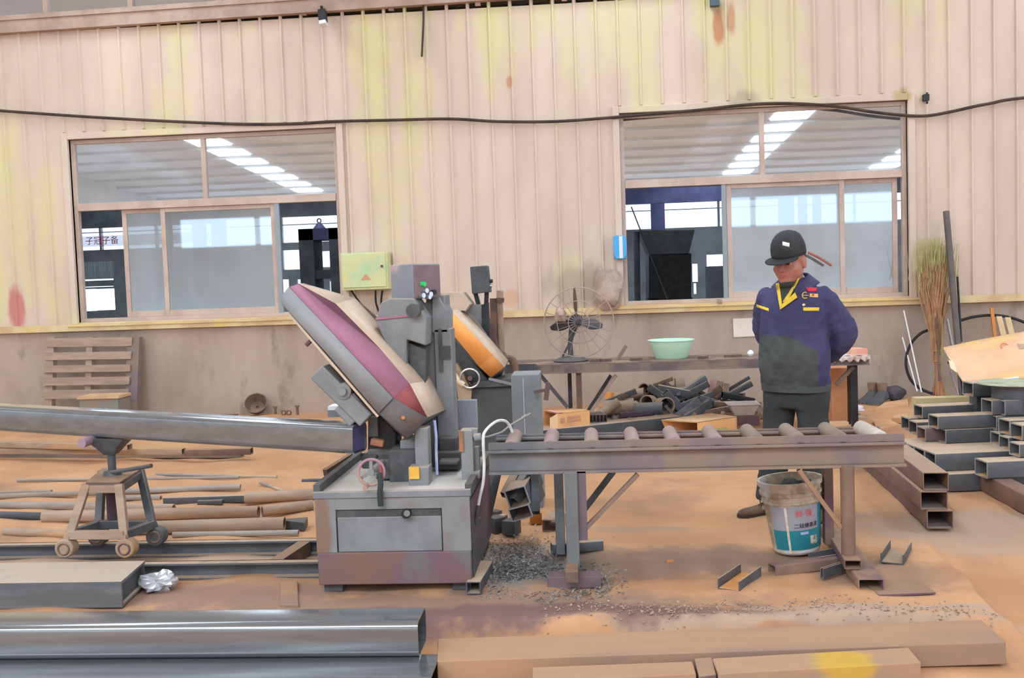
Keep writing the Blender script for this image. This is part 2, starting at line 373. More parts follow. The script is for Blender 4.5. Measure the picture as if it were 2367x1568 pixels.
o = mb.build('wall_left', m_frontw); o['kind'] = 'structure'
# ------------------------------------------------------------------ the hall seen through the windows
FY = 40.
fh = struct('wall_far')
H = []
zb0, zb1 = aY(1560,527,FY).z, aY(1560,466,FY).z
for i in range(-9,10):
    for k in range(3): H.append((i*7.4+.5+k*2.3, i*7.4+.5+k*2.3+2.22, zb0, zb0+(zb1-zb0)*.68)); H.append((i*7.4+.5+k*2.3, i*7.4+.5+k*2.3+2.22, zb0+(zb1-zb0)*.71, zb1))
for (xa,ya,xb,yb) in [(192,668,222,720),(224,667,264,718),(192,661,262,665),(192,644,262,650),(655,577,706,624),(742,580,770,618),(652,646,667,690),(686,646,696,656),(762,650,776,680),(1601,610,1613,652),(1634,588,1672,620),(1604,655,1610,680)]:
    a = aY(xa,yb,FY); c = aY(xb,ya,FY); H.append((a.x,c.x,a.z,c.z))
mb = MB(); holes(mb, -26, 26, -.1, 6, FY, FY+.2, H); mb.build('far_wall_panel', m_farwall, fh)
mb = MB(); mb.hexa([(-26,11.97,6.7),(26,11.97,6.7),(26,40.2,5.15),(-26,40.2,5.15),(-26,11.97,6.8),(26,11.97,6.8),(26,40.2,5.25),(-26,40.2,5.25)])
o = mb.build('ceiling', m_farwall); o['kind'] = 'structure'; 
for xc in (-14,-5,4,13):
    mb = MB()
    for y in [14.5+2.2*i for i in range(11)]:
        zz = 6.68-.055*(y-11.97); mb.poly([(xc-.5,y-.7,zz+.04),(xc+.5,y-.7,zz+.04),(xc+.5,y+.7,zz-.04),(xc-.5,y+.7,zz-.04)], [(0,3,2,1)])
    mb.build('skylight', m_sky, o, fix=False)  # glowing strips added to brighten the far hall
for sx, nm in ((-26,'wall_far_left'),(26,'wall_far_right')):
    o = MB().box((sx-.1,12,-.1),(sx+.1,40,6.8)).build(nm, m_farwall); o['kind'] = 'structure'
def beam(name, label, cat, p, q, w, h, m, group=None):
    return tag(MB().bar(p, q, w, h).build(name, m), label, cat, group)
pz = lambda y: 6.7-.055*(y-11.97)
for i, (px, Y, wd) in enumerate([(464,12.9,.10),(1857,13.0,.07),(1890,13.3,.06),(1523,38,.5)]):
    x = aY(px,600,Y).x; r = MB().box((x-wd/2,Y-.12,-.02),(x+wd/2,Y+.12,pz(Y)))
    tag(r.build('steel_column', [mat('column_brown',(112,86,66),None), mat('green_pipe',(92,104,72),None), mat('green_brown_pipe',(104,90,66),None), m_farpurple][i]), ['brown steel column behind the sliding glass of the left window','thin green post behind the sliding glass, nearer the capped worker','thin green-brown post behind the glass just right of the cap','bluish steel column between bright far panes in the right window opening'][i], 'column')
for (n, px, py, Y, h, m, lab) in [('roof_beam',1560,452,36,.5,m_farpurple,'dark bluish roof beam seen through the open part of the right window'),('roof_beam',235,508,34,.55,m_dark,'dark roof beam seen through the open part of the left window')]:
    z = aY(px,py,Y).z; x = aY(px,py,Y).x
    beam(n, lab, 'beam', (x-4,Y,z), (x+4,Y,z), .3, h, m)
# red banner with characters
def text_mesh(txt, size, name='lettering', ext=.002):
    c = bpy.data.curves.new(name,'FONT'); c.body = txt; c.size = size; c.extrude = ext; c.align_x = 'CENTER'; c.align_y = 'CENTER'
    o = bpy.data.objects.new(name, c); C.objects.link(o); bpy.context.view_layer.update()
    me = bpy.data.meshes.new_from_object(o.evaluated_get(bpy.context.evaluated_depsgraph_get())); bpy.data.objects.remove(o); return me
def text(txt, size, M4, m, parent, name='lettering', ext=.002):
    me = text_mesh(txt, size, name, ext); me.materials.clear(); me.materials.append(m)
    wv = Vv((0,0,0)); p = parent
    while p: wv += p.location; p = p.parent
    me.transform(Matrix.Translation(-wv) @ M4)
    o = bpy.data.objects.new(name, me); C.objects.link(o); o.parent = parent; return o
BY = 39.2
m_ban = mat('banner_cloth', (244,204,210), (240,190,198), 2, .8); m_ban.node_tree.nodes['Principled BSDF'].inputs['Alpha'].default_value = .45; m_banred = mat('banner_letters', (214,60,66), None, rough=.8)
a = aY(180,571,BY); c = aY(512,540,BY); ban = MB(); zc = (aY(235,569,BY).z+aY(235,546,BY).z)/2; hh = .21
ban.box((a.x,BY,zc-hh),(c.x,BY+.02,zc+hh)); bo = ban.build('banner', m_ban); tag(bo, 'pale red cloth banner with red characters hung below the far clerestory', 'banner')
x = aY(236,558,BY).x; text('子冠子备', .34, Matrix.Translation((x,BY-.01,zc)) @ Matrix.Rotation(math.pi/2,4,'X'), m_banred, bo)
# press in the left window opening
P = thing('press_machine', 'dark press with a pointed lifting eye, behind the left window', 'machine', (aY(742,600,18).x,18,0))
q = lambda px, py, Y=18: aY(px,py,Y)
z0 = q(742,530).z; xl, xr = q(703,600).x, q(800,600).x
MB().box((xl,17.7,0),(q(736,600).x,18.3,z0)).build('upright', m_dark, P)
MB().box((xl,17.7,q(742,556).z),(xr,18.3,z0)).build('crown', m_farpurple, P)
MB().box((q(772,600).x,17.7,0),(xr,18.3,z0)).build('upright', m_dark, P)
mb = MB(); mb.cyl((q(738,520).x,18,z0),(q(738,520).x,18,z0+.12),.13,.03,12); mb.torus((q(738,520).x,18,z0+.15),(0,1,0),.035,.012,16,6); mb.build('lifting_eye', m_farpurple, P)
MB().box((q(736,600).x,17.75,q(742,645).z),(q(772,600).x,18.25,q(742,625).z)).build('bed', m_dark, P)
P = thing('hopper_machine', 'dark hopper machine with a mast, seen through the right window opening', 'machine', (q(1530,640,17).x,17,0))
g = lambda px, py: aY(px,py,17)
MB().prism([g(1478,533),g(1606,532),g(1592,588),g(1500,588)], (0,.9,0)).build('hopper', m_dark, P)
MB().prism([g(1500,588),g(1598,586),g(1598,690),g(1500,690)], (0,.9,0)).build('housing', m_black, P)
MB().cyl(g(1472,535)+Vv((0,.1,0)), (g(1472,690).x,17.1,0), .05, n=10).build('mast', m_dark, P)
MB().box((g(1498,640).x,17.02,0),(g(1600,640).x,17.9,g(1550,690).z)).build('base', m_black, P)
mb = MB(); mb.bar(g(1458,480)+Vv((0,-.2,0)), g(1540,690)+Vv((0,-.2,0)), .02,.02)
mb.build('tie_rod', m_dark, P)
P = tag(MB().box((q(1640,620,22).x,22,0),(q(1700,620,22).x,22.8,q(1640,572,22).z-.4)).build('steel_cabinet', m_dark), 'dark steel cabinet beside the bright doorway in the right window opening', 'cabinet')
P = tag(MB().box((q(180,600,30).x,30,q(230,652,30).z+.1),(q(262,640,30).x,30.1,q(230,605,30).z)).build('roller_shutter', mat('shutter_grey',(132,134,134),(112,114,114),6,stretch=(6,1,.2))), 'grey ribbed roller shutter seen through the left opening of the left window', 'shutter')
# ------------------------------------------------------------------ things on the wall
def W(px, py, dy=0): return aY(px, py, WY-dy)
pts = [W(x,y,.06) for x,y in [(-1500,60),(-700,175),(-60,250),(0,256),(200,270),(400,281),(560,287),(680,286),(770,281),(900,278),(1040,275),(1150,281),(1280,281),(1400,273),(1480,266),(1600,256),(1680,247),(1760,240),(1850,240),(1940,247),(2010,258),(2080,266),(2140,268),(2200,258),(2280,241),(2420,222),(3000,190),(3600,150)]]
def cr(pts, k=6):
    o = []; P = [pts[0]]+list(pts)+[pts[-1]]
    for i in range(1,len(P)-2):
        for j in range(k):
            t = j/k; a,b,c,d = map(Vv,(P[i-1],P[i],P[i+1],P[i+2]))
            o.append(.5*((2*b)+(c-a)*t+(2*a-5*b+4*c-d)*t*t+(3*b-a-3*c+d)*t**3))
    o.append(Vv(P[-2])); return o
tag(MB().sweep(cr(pts), .017, 8).build('power_cable', m_cable), 'long brown sagging power cable strung across the cladding above both windows', 'cable')
tag(MB().sweep(cr([W(978,-20,.05),W(979,40,.06),W(977,90,.06),W(975,131,.05)]), .012, 6).build('hanging_wire', m_cable), 'short brown wire hanging down from the top flashing', 'wire')
P = thing('floodlight', 'small black floodlight with white lens fixed under the top flashing', 'lamp', W(745,45,.2))
MB().bar(W(745,24,.22), W(747,50,.24), .085, .1, up=(0,1,0)).build('housing', m_black, P, bevel=.008)
MB().bar(W(747,50,.24), W(748,59,.25), .08, .1, up=(0,1,0)).build('lens', m_white, P, bevel=.006)
MB().bar(W(743,15,.12), W(745,30,.2), .03, .02).build('bracket', m_black, P)
tag(MB().rbox(W(1652,4,.06), .1, .08, .1).build('wall_clamp', mat('teal_paint',(84,104,108),None)), 'small teal bracket at the top of the wall above rust streaks', 'bracket')
P = thing('cable_clamp', 'small black cable clamp on the cladding right of the right window', 'clamp', W(2140,225,.03))
mb = MB(); mb.rbox(W(2140,226,.03), .06,.06,.07); mb.cyl(W(2143,214,.05), W(2143,240,.05), .012, n=8); mb.build('clamp_body', m_black, P)
# junction box
P = thing('junction_box', 'pale green wall-mounted electrical box with a small lock, below the left window corner', 'electrical box', W(842,630,.1))
m_jb = mat('box_pale_green', (206,212,160), (220,208,150), 3, .5, c3=(186,206,160), s3=2.2)
a, c = W(791,672,.22), W(895,582,.22)
MB().box((a.x,WY-.24,a.z),(c.x,WY-.02,c.z)).build('housing', m_jb, P, bevel=.006)
d = MB().box((a.x+.02,WY-.256,a.z+.03),(c.x-.02,WY-.24,c.z-.015)).build('door', m_jb, P, bevel=.004)
MB().cyl((c.x-.06,WY-.256,(a.z+c.z)/2+.05),(c.x-.06,WY-.275,(a.z+c.z)/2+.05),.014).build('lock', m_dark, d)
mb = MB(); zz = (a.z+c.z)/2; xm = (a.x+c.x)/2
mb.prism([(xm-.04,WY-.257,zz-.1),(xm+.08,WY-.257,zz-.1),(xm+.02,WY-.257,zz-.03)], (0,-.002,0)); mb.build('warning_label', mat('label_rust',(206,150,110),None), d)
for k,(xa,xb) in enumerate([(812,860),(868,878),(884,886)]):
    tag(MB().sweep(cr([W(xa,672,.12),W((xa+xb)/2-4,700,.1),W(xb,730,.06),W(xb+2,760,.04)]), .012, 6).build('conduit', m_rubber), ['black cable curving right from under the green electrical box','thin black cable hanging under the green electrical box','thin black cable under the right corner of the green electrical box'][k], 'cable')
# blue box hung at the window
P = thing('blue_bottle_holder', 'bright blue plastic holder with white stripe at the left of the right window', 'holder', W(1433,600,.1))
a, c = W(1419,600,.12), W(1447,544,.12)
MB().loft([[ (xx,yy,zz) for xx,yy in ((a.x+e,WY-.16),(c.x-e,WY-.16),(c.x,WY-.06),(a.x,WY-.06))] for zz,e in ((a.z,.03),(a.z+.05,.0),(c.z-.05,.0),(c.z,.02))]).build('shell', mat('bright_blue',(84,172,224),None,rough=.4), P, bevel=.008)
MB().box(((a.x+c.x)/2-.01,WY-.166,a.z+.01),((a.x+c.x)/2+.03,WY-.16,c.z-.01)).build('stripe', m_white, P)
# dusty bag on the wall by the window
m_bag = mat('dusty_plastic', (190,164,148), (160,136,122), 5, .6, bump=.3, bscale=20)
def blob(c, ax, ay, az, amp=.15, sd=1, n=18, m=12, nz=1.0):
    rr = random.Random(sd); ph = [rr.uniform(0,6.28) for _ in range(8)]
    mb = MB(); mb.ell((0,0,0),(1,0,0),(0,1,0),(0,0,1),n,m)
    for i, v in enumerate(mb.v):
        k = 1+amp*(math.sin(4*v.x+ph[0]+3*v.z)+math.sin(5*v.y+ph[1]-4*v.z)+.7*math.sin(9*v.x+ph[2])*math.sin(8*v.z+ph[3])+.5*math.sin(13*v.y+ph[4]+11*v.z))/2
        v = v*k; mb.v[i] = Vv(c)+Vv((v.x*ax,v.y*ay,v.z*az*nz))
    return mb
mb = blob(W(1405,668,.12), .17,.09,.24,.2,3); tag(mb.build('plastic_bag', m_bag), 'dusty brown plastic bag hung on the wall below the blue holder', 'bag')
tag(MB().prism([W(1694,737,.03),W(1755,735,.03),W(1757,777,.035),W(1696,780,.03)], (0,.006,0)).build('paper_notice', mat('cream_paper',(234,220,206),(226,208,192),3)), 'cream paper sheet stuck to the concrete dado left of the worker', 'paper')
# ------------------------------------------------------------------ materials of the shop floor
m_steel = mat('mill_steel', (128,128,130), (108,108,112), 3, .42, .35, dust=DUST, damt=.35, stretch=(1,6,6), spec=.5)
m_bright = mat('bright_tube_steel', (110,111,112), (97,98,99), 2.5, .2, .25, stretch=(.6,8,8), spec=.5)
_pb = m_bright.node_tree.nodes['Principled BSDF']; _pb.inputs['Coat Weight'].default_value = .85; _pb.inputs['Coat Roughness'].default_value = .13; _pb.inputs['Coat IOR'].default_value = 1.75
m_dsteel = mat('dark_tube_steel', (100,101,104), (86,87,90), 4, .5, .2, dust=(190,162,136), damt=.9)
m_dsteel2 = mat('dark_plain_steel', (96,97,98), (80,81,83), 5, .5, .2, dust=(150,132,116), damt=.5)
m_rust = mat('rusty_steel', (126,100,84), (104,82,72), 6, .75, dust=(178,142,112), damt=.6, bump=.1, c3=(112,84,92), s3=2.4)
m_rustpipe = mat('dusty_pipe', (172,146,124), (150,124,104), 2.5, .75, c3=(186,146,108), s3=1.4, stretch=(.5,4,4))
m_pipegrey = mat('grey_pipe', (164,150,138), (140,130,124), 3, .7, c3=(182,160,136), s3=1.2, stretch=(.5,4,4))
m_pipedark = mat('dark_pipe', (92,88,92), (70,72,76), 3, .6, stretch=(.5,4,4))
m_inner = mat('plug_shade_dark', (44,38,36), None, rough=.9)
m_mgrey = mat('machine_grey', (136,136,136), (122,122,122), 4, .5, bump=.04, bscale=12, dust=DUST, damt=.5)
m_mdark = mat('machine_dark', (88,87,86), (72,72,72), 9, .55, bump=.15, bscale=30, dust=(120,112,104), damt=.5)
m_base = mat('machine_base_paint', (126,126,124), (136,135,132), 3, .5, bump=.05, bscale=10, c3=(124,98,90), s3=1.9, t3=.6, spots=[(tuple(aY(744,1250,4.84)), (.05,.1,.3), (134,104,86), .9), (tuple(aY(1075,1180,4.84)), (.04,.1,.07), (132,108,108), .5), (tuple(aY(905,1148,4.84)), (.12,.1,.02), (136,108,114), .5)])
m_basel = mat('machine_base_rusty', (126,96,82), (118,90,98), 2.2, .65, c3=(112,108,104), s3=3.0, t3=.58, bump=.06)
m_bow = mat('bow_cover_grey', (152,152,151), (140,140,140), 2.5, .5, c3=(166,140,146), s3=1.6, t3=.62)
m_mauve = mat('bow_cover_mauve', (174,116,134), (164,108,126), 3, .6, c3=(162,130,140), s3=3.2, t3=.62)
m_darkred = mat('bow_cover_darkred', (150,76,72), (140,66,70), 4, .55)
m_dustbeige = mat('dust_coat', (206,182,160), (194,168,146), 4, .9, c3=(176,156,138), s3=5, t3=.66)
m_bowend = mat('bow_end_grey', (92,90,86), (104,94,90), 4, .6, c3=(128,96,80), s3=4, t3=.66)
m_tray = mat('tray_metal', (226,216,204), (214,206,196), 3, .3, .05, spec=.6)
m_orange = mat('machine_yellow', (255,170,92), (250,162,84), 3, .5)
m_ochre = mat('machine_ochre', (204,130,62), (192,122,58), 5, .6)
m_label = mat('sticker_yellow', (226,176,74), (214,156,60), 14, .5)
m_whitehose = mat('white_hose', (226,222,216), (206,200,194), 12, .5)
m_chrome = mat('bright_metal', (200,200,204), None, rough=.25, metal=.8)
m_hand = mat('handwheel_rim', (176,142,130), (166,124,134), 6, .45)
m_purple = mat('guard_violet', (132,126,150), (146,146,150), 2.2, .4)
m_violet = mat('violet_cap', (92,84,124), None, rough=.5)
# ------------------------------------------------------------------ band saw in front (cabinet, column, tilted bow)
B0 = (-1.355,4.84); B1 = (-.60,5.80); BZ = .495
S = thing('band_saw_machine', 'large grey metal-cutting band saw with a tilted mauve-striped cover, in the centre foreground', 'band saw', (-.98,5.3,0))
# base cabinet with recessed front
mb = MB(); x0,x1 = B0[0],B1[0]; y0,y1 = B0[1],B1[1]
mb.box((x0+.002,y0+.03,.04),(x1-.002,y1,BZ-.031))
mb.build('cabinet', m_base, S); mb = MB()
mb.box((x0,y0,.2),(x0+.1,y0+.0295,BZ-.03)); mb.box((x1-.135,y0,.2),(x1,y0+.0295,BZ-.03)); mb.box((x0+.1,y0+.001,BZ-.085),(x1-.135,y0+.0295,BZ-.0305))
mb.build('front_frame', m_base, S)
MB().box((x0+.003,y0-.002,.04),(x1-.003,y0+.028,.1995)).build('kick_panel', m_basel, S, bevel=.006)
MB().box((x0-.006,y0+.032,.05),(x0-.001,y1-.02,BZ-.05)).build('side_panel', m_rust, S)
MB().box((x1+.001,y0+.032,.05),(x1+.006,y1-.02,BZ-.05)).build('side_panel', mat('side_maroon',(108,84,92),(84,82,84),3,.6), S)
dp = MB().box((x0+.105,y0+.005,.2),(x1-.14,y0+.028,BZ-.125)).build('door_panel', m_mgrey, S, bevel=.004)
MB().box((x0+.1,y0+.012,BZ-.125),(x1-.14,y0+.03,BZ-.085)).build('door_slot', m_mdark, S)
k = aY(940,1186,y0); mb = MB(); mb.cyl(k+Vv((0,.02,0)), k+Vv((0,-.03,0)), .022,n=20); mb.build('door_knob', m_rubber, dp)
MB().cyl(k+Vv((.006,-.03,.004)), k+Vv((.008,-.036,.005)), .015, n=18).build('knob_face', m_mgrey, dp)
for (fx, fy) in ((x0+.02,y0+.03),(x1-.1,y0+.03),(x0+.02,y1-.1),(x1-.1,y1-.1)):
    MB().box((fx,fy,0),(fx+.09,fy+.08,.045)).build('foot', m_mdark, S)
# chip tray with raised lip
mb = MB(); e = .022
mb.box((x0-.01,y0+e,BZ-.0295),(x0+e,y1,BZ+.035)); mb.box((x1-e,y0+e,BZ-.0295),(x1+.012,y1-.001,BZ+.025)); mb.box((x0+e,y1-e,BZ-.029),(x1-e,y1-.002,BZ+.03))
mb.build('tray_lip', m_mdark, S); MB().box((x0-.008,y0-.006,BZ-.0296),(x1+.008,y0+e-.001,BZ+.004)).build('tray_front', m_mgrey, S, bevel=.004)
MB().box((x0+e,y0+e,BZ-.032),(x1-e,y1-e,BZ-.006)).build('chip_tray', m_tray, S)
# column and slide
def PB(mb, px0, py0, px1, py1, Y, d):  # box whose front face covers a pixel rectangle on plane Y
    a, c = aY(px0,py1,Y), aY(px1,py0,Y); return mb.box((a.x,Y,a.z),(c.x,Y+d,c.z))
yc = 5.5
mb = MB(); PB(mb,960,700,1000,1080,yc,.22); PB(mb,1000,682,1028,1080,yc+.02,.2); PB(mb,1015,760,1042,1080,yc-.02,.16)
a = aY(1000,680,yc-.02); c = aY(1036,740,yc-.02); mb.prism([aY(998,682,yc-.02),aY(1010,680,yc-.02),aY(1036,722,yc-.02),aY(1036,770,yc-.02),aY(998,770,yc-.02)], (0,.2,0))
mb.build('column', m_mgrey, S, bevel=.006)
mb = MB(); PB(mb,978,735,990,800,yc-.03,.05); PB(mb,1018,800,1040,830,yc-.04,.05); PB(mb,1016,760,1020,860,yc-.035,.05); mb.build('slide_rail', m_mdark, S)
# pivot arm carrying the bow
yb = 5.28
MB().prism([aY(868,742,yb),aY(880,700,yb),aY(902,690,yb),aY(955,690,yb),aY(985,735,yb),aY(985,800,yb),aY(940,785,yb),aY(940,850,yb),aY(915,850,yb)], (0,.26,0)).build('pivot_arm', m_mgrey, S, bevel=.008)
MB().prism([aY(938,790,yb+.05),aY(985,810,yb+.05),aY(982,905,yb+.05),aY(960,910,yb+.05)], (0,.1,0)).build('lift_strut', m_mdark, S)
k = aY(958,718,yb); MB().cyl(k+Vv((0,-.05,0)), k+Vv((0,.1,0)), .036, n=20).build('pivot_cap', m_mdark, S)
MB().prism([aY(868,735,yb-.01),aY(950,728,yb-.01),aY(950,732,yb-.01),aY(868,740,yb-.01)], (0,.02,0)).build('trim_stripe', m_mauve, S)
# control box on top, turned
cz0, cz1 = aY(930,692,5.4).z, aY(930,612,5.4).z
k = aY(955,650,5.33); R = Matrix.Rotation(math.radians(-36),3,'Z')
ex, ey = R@Vv((.085,0,0)), R@Vv((0,.10,0))
cc = k + (-ex) + ey; cc.z = (cz0+cz1)/2
m_cb = mat('control_box_paint',(136,136,142),(128,128,134),6,.5,c3=(196,164,150),s3=5,t3=.6)
cb = MB().obox(cc, ex, ey, Vv((0,0,(cz1-cz0)/2))).build('control_box', m_cb, S, bevel=.006)
side = cc+ex; nx = ex.normalized(); ty = ey.normalized()
MB().obox(side+nx*.004, nx*.003, ey*.94, Vv((0,0,(cz1-cz0)*.46))).build('button_plate', mat('button_plate_brown',(136,112,114),(124,104,112),8), cb)
for (u,wv,r,mm) in ((-.045,-.015,.013,mat('green_lamp',(60,200,110),None,rough=.3)),(-.03,-.05,.013,m_chrome),(-.055,-.075,.014,m_chrome),(.0,-.07,.014,m_chrome),(.03,-.06,.013,m_black),(-.01,-.085,.012,m_chrome)):
    k = side+ty*u+Vv((0,0,wv)); MB().cyl(k, k+nx*.03, r, n=14).build('push_button', mm, cb)
MB().prism([aY(897,690,5.36),aY(953,690,5.36),aY(953,735,5.36),aY(880,735,5.36)], (0,.14,0)).build('box_bracket', m_mgrey, S, bevel=.004)
# the bow: faceted cover
yf = 4.98
G1,G2a,G2,G3,G4,G5 = [aY(x,y,yf) for x,y in ((652,702),(650,688),(669,664),(909,920),(876,955),(762,822))]
P0,P1,P2,P3 = [aY(x,y,yf+.10) for x,y in ((690,657),(775,703),(877,806),(946,888))]
T0,T1,T2,T3,T4 = [aY(x,y,yf+.50) for x,y in ((703,657),(820,691),(866,729),(997,879),(1029,948))]
E1 = aY(987,966,yf+.10); E2 = aY(941,1015,yf+.02); E3 = aY(1026,958,yf+.46); K1 = aY(956,1000,yf+.5)
MB().poly([G1,G2a,G2,G3,G4,G5], [(0,5,4,3,2,1)]).build('cover_front', m_bow, S).modifiers.new('solid','SOLIDIFY').thickness = -.012
def shell(pl, fs, name, m):
    o = MB().poly(pl, fs).build(name, m, S); md = o.modifiers.new('solid','SOLIDIFY'); md.thickness = .008; md.offset = 0; return o
shell([G2,P0,P1,P2,P3,G3], [(0,1,2,3,4,5)], 'cover_chamfer', m_mauve)
shell([P0,T0,T1,P1], [(0,1,2,3)], 'cover_top', m_dustbeige)
shell([P1,T1,T2,T3,P3,P2], [(0,1,2,3,4,5)], 'cover_top', m_dustbeige)
shell([P3,T3,T4,E1], [(0,1,2,3)], 'cover_top', m_dustbeige)
shell([P3,E1,G3], [(0,1,2)], 'cover_end', m_darkred)
shell([G3,E1,E2,G4], [(0,1,2,3)], 'cover_end', m_bowend)
shell([E1,T4,K1,E2], [(0,1,2,3)], 'cover_end', m_mdark)
# back and underside closing plates
bk = [p+Vv((0,.42,0)) for p in (G1,G2a,G2)]
shell([G1,G5,G4,E2,K1,aY(870,960,yf+.5),aY(760,830,yf+.5),bk[0]], [(0,1,2,3,4,5,6,7)], 'cover_underside', m_mdark)
shell([G2,P0,T0,bk[2]], [(0,1,2,3)], 'cover_nose', m_bow)
shell([G2a,G2,bk[2],bk[1]], [(0,1,2,3)], 'cover_nose', m_bow); shell([G1,G2a,bk[1],bk[0]], [(0,1,2,3)], 'cover_nose', m_mauve)
# drive gear along the lower edge of the bow
dl = (G4-G1).normalized(); nn = Vv((-dl.z,0,dl.x));  nn = nn if nn.z < 0 else -nn
p, q_ = aY(752,845,yf+.12), aY(852,968,yf+.12)
mb = MB(); mb.bar(p+nn*.04, q_+nn*.0, .14, .09, up=nn); mb.bar(aY(800,925,yf+.12), aY(835,965,yf+.12), .12, .13, up=nn); mb.build('drive_housing', m_mgrey, S, bevel=.008)
k = aY(793,905,yf+.04); mb = MB(); mb.cyl(k, k+Vv((0,.12,0)), .04, n=20); mb.cyl(k+Vv((0,-.02,0)), k, .02, n=14); mb.build('gear_cap', m_mgrey, S)
for (x,y) in ((714,792),(748,862)):
    k = aY(x,y,yf+.12); MB().cyl(k-nn*.03, k+nn*.02, .012, n=10).build('lock_screw', m_rust, S)
mb = MB(); mb.bar(aY(668,722,yf+.03), aY(876,962,yf+.03), .05, .012, up=nn); mb.build('edge_strip', m_dustbeige, S)
MB().cyl(aY(932,966,yf-.012),aY(932,966,yf+.02),.009,n=12).build('indicator', m_ochre, S)
# vice, guides and guards on the bed
mb = MB(); PB(mb,900,1040,972,1120,5.1,.35); PB(mb,868,1062,905,1110,5.12,.3); PB(mb,835,1055,870,1085,5.2,.2); mb.build('vice_body', m_mdark, S, bevel=.01)
mb = MB(); PB(mb,925,1018,965,1045,5.15,.2); PB(mb,850,1040,900,1064,5.25,.2); mb.build('vice_jaw', m_mgrey, S, bevel=.008)
MB().prism([aY(850,985,5.3),aY(862,955,5.3),aY(880,958,5.3),aY(915,1000,5.3),aY(915,1045,5.3),aY(850,1045,5.3)], (0,.18,0)).build('saddle', m_mdark, S, bevel=.006)
mb = MB(); PB(mb,852,965,872,1010,5.24,.1); mb.build('guide_post', m_mgrey, S)
mb = MB(); PB(mb,962,990,988,1120,5.06,.1); PB(mb,945,1080,990,1133,5.0,.12); mb.build('blade_guide', m_mgrey, S, bevel=.006)
PB(MB(),946,1080,968,1108,4.985,.014).build('warning_sticker', m_label, S)
mb = MB(); mb.mi = 0; PB(mb,1068,995,1092,1112,5.12,.1); mb.build('guide_post', m_mgrey, S, bevel=.004); PB(MB(),1062,998,1070,1045,5.11,.1).build('guide_wiper', mat('rust_orange',(168,116,80),(140,100,80),6), S)
MB().bar(aY(858,1020,5.18), aY(888,1026,5.18), .05, .035).build('hose_clamp', mat('red_rust',(158,104,92),(178,116,70),9), S, bevel=.006)
gb = PB(MB(),1010,924,1102,996,5.75,.03).build('guard_plate', m_purple, S, bevel=.006)
mb = MB(); PB(mb,1004,1000,1066,1075,5.72,.03); mb.build('splash_guard', m_violet, S)
mb = MB(); PB(mb,1015,1012,1056,1062,5.4,.16); PB(mb,1005,1045,1062,1088,5.35,.2); PB(mb,1012,1066,1058,1076,5.25,.1); mb.build('rear_vice', m_mdark, S, bevel=.008)
mb = MB(); PB(mb,985,1095,1062,1112,5.35,.25); mb.build('bed_plate', m_mgrey, S)
mb = MB(); PB(mb,758,948,830,965,5.62,.12); mb.mi = 1; PB(mb,758,938,830,949,5.62,.12); mb.build('rear_stop_bar', [m_mgrey, m_white], S)
pts = [aY(x,y,5.2) for x,y in ((1004,972),(1006,990),(1008,1010),(1008,1040),(1009,1070),(1010,1098))]
MB().sweep(cr(pts,4), [.008]*21, 8).build('coolant_stream', mat('coolant',(214,220,244),(180,190,230),12,.15,spec=.6), S)
# handwheel
hc = aY(858,1092,4.86)
HW = MB().torus(hc, (0.15,-1,.05), .062, .0075, 40, 10).build('handwheel', m_hand, S)
mb = MB(); mb.cyl(hc+Vv((0,-.012,0)), hc+Vv((0,.26,0)), .017, n=16)
mb.build('hub', m_mgrey, HW)
for a_ in (90,210,330):
    dd = Vv((math.cos(math.radians(a_)), .1, math.sin(math.radians(a_)))); MB().bar(hc, hc+dd*.062, .016, .01, up=(0,1,0)).build('spoke', m_mgrey, HW)
k = hc+Vv((-.02,-.01,-.062)); MB().cyl(k, k+Vv((0,-.05,-.004)), .01, .012, n=12).build('crank_handle', m_hand, HW)
MB().sweep(cr([aY(876,1095,4.835),aY(880,1118,4.82),aY(878,1140,4.815),aY(880,1170,4.815)]), .014, 10).build('drain_hose', mat('dark_green_rubber',(52,58,56),None), S)
mb = MB(); mb.bar(aY(878,1076,4.86), aY(884,1108,4.86), .012,.012); mb.build('lever', m_darkred, S)
pts = [aY(x,y,yy) for x,y,yy in ((1101,1205,4.98),(1104,1180,4.98),(1109,1150,4.98),(1117,1115,4.97),(1119,1075,4.96),(1117,1020,4.95),(1120,1000,4.96),(1135,983,5.0),(1152,973,5.05),(1168,974,5.1),(1178,985,5.14),(1184,999,5.16))]
MB().sweep(cr(pts,5), .0075, 10).build('coolant_hose', m_whitehose, S)
mb = MB(); mb.cyl(aY(1101,1212,4.98), aY(1102,1196,4.98), .02, n=14); mb.cyl(aY(1102,1196,4.98),aY(1106,1168,4.98),.011,n=12); mb.bar(aY(1101,1206,4.98),(x1,5.0,aY(1101,1206,4.98).z),.02,.02); mb.build('hose_socket', m_mdark, S)
mb = MB(); mb.sweep([aY(1094,1014,5.15),aY(1130,1010,5.2),aY(1160,1000,5.25),aY(1182,982,5.3),aY(1226,957,5.4)], .006, 8); mb.cyl(aY(1206,968,5.36),aY(1218,961,5.38),.009,n=8); mb.build('stop_rod', m_mgrey, S)
mb = MB(); PB(mb,1096,1035,1106,1090,5.16,.06); mb.bar(aY(1090,1000,5.15),aY(1104,1000,5.15),.05,.04); mb.cyl(aY(1096,1012,5.12),aY(1112,1010,5.12),.02,n=12); mb.build('guide_arm', m_mgrey, S)
mb = MB(); mb.bar((x1+.0,5.1,BZ+.02),(x1-.03,5.55,BZ+.02),.05,.03); mb.build('tray_spout', m_mgrey, S)
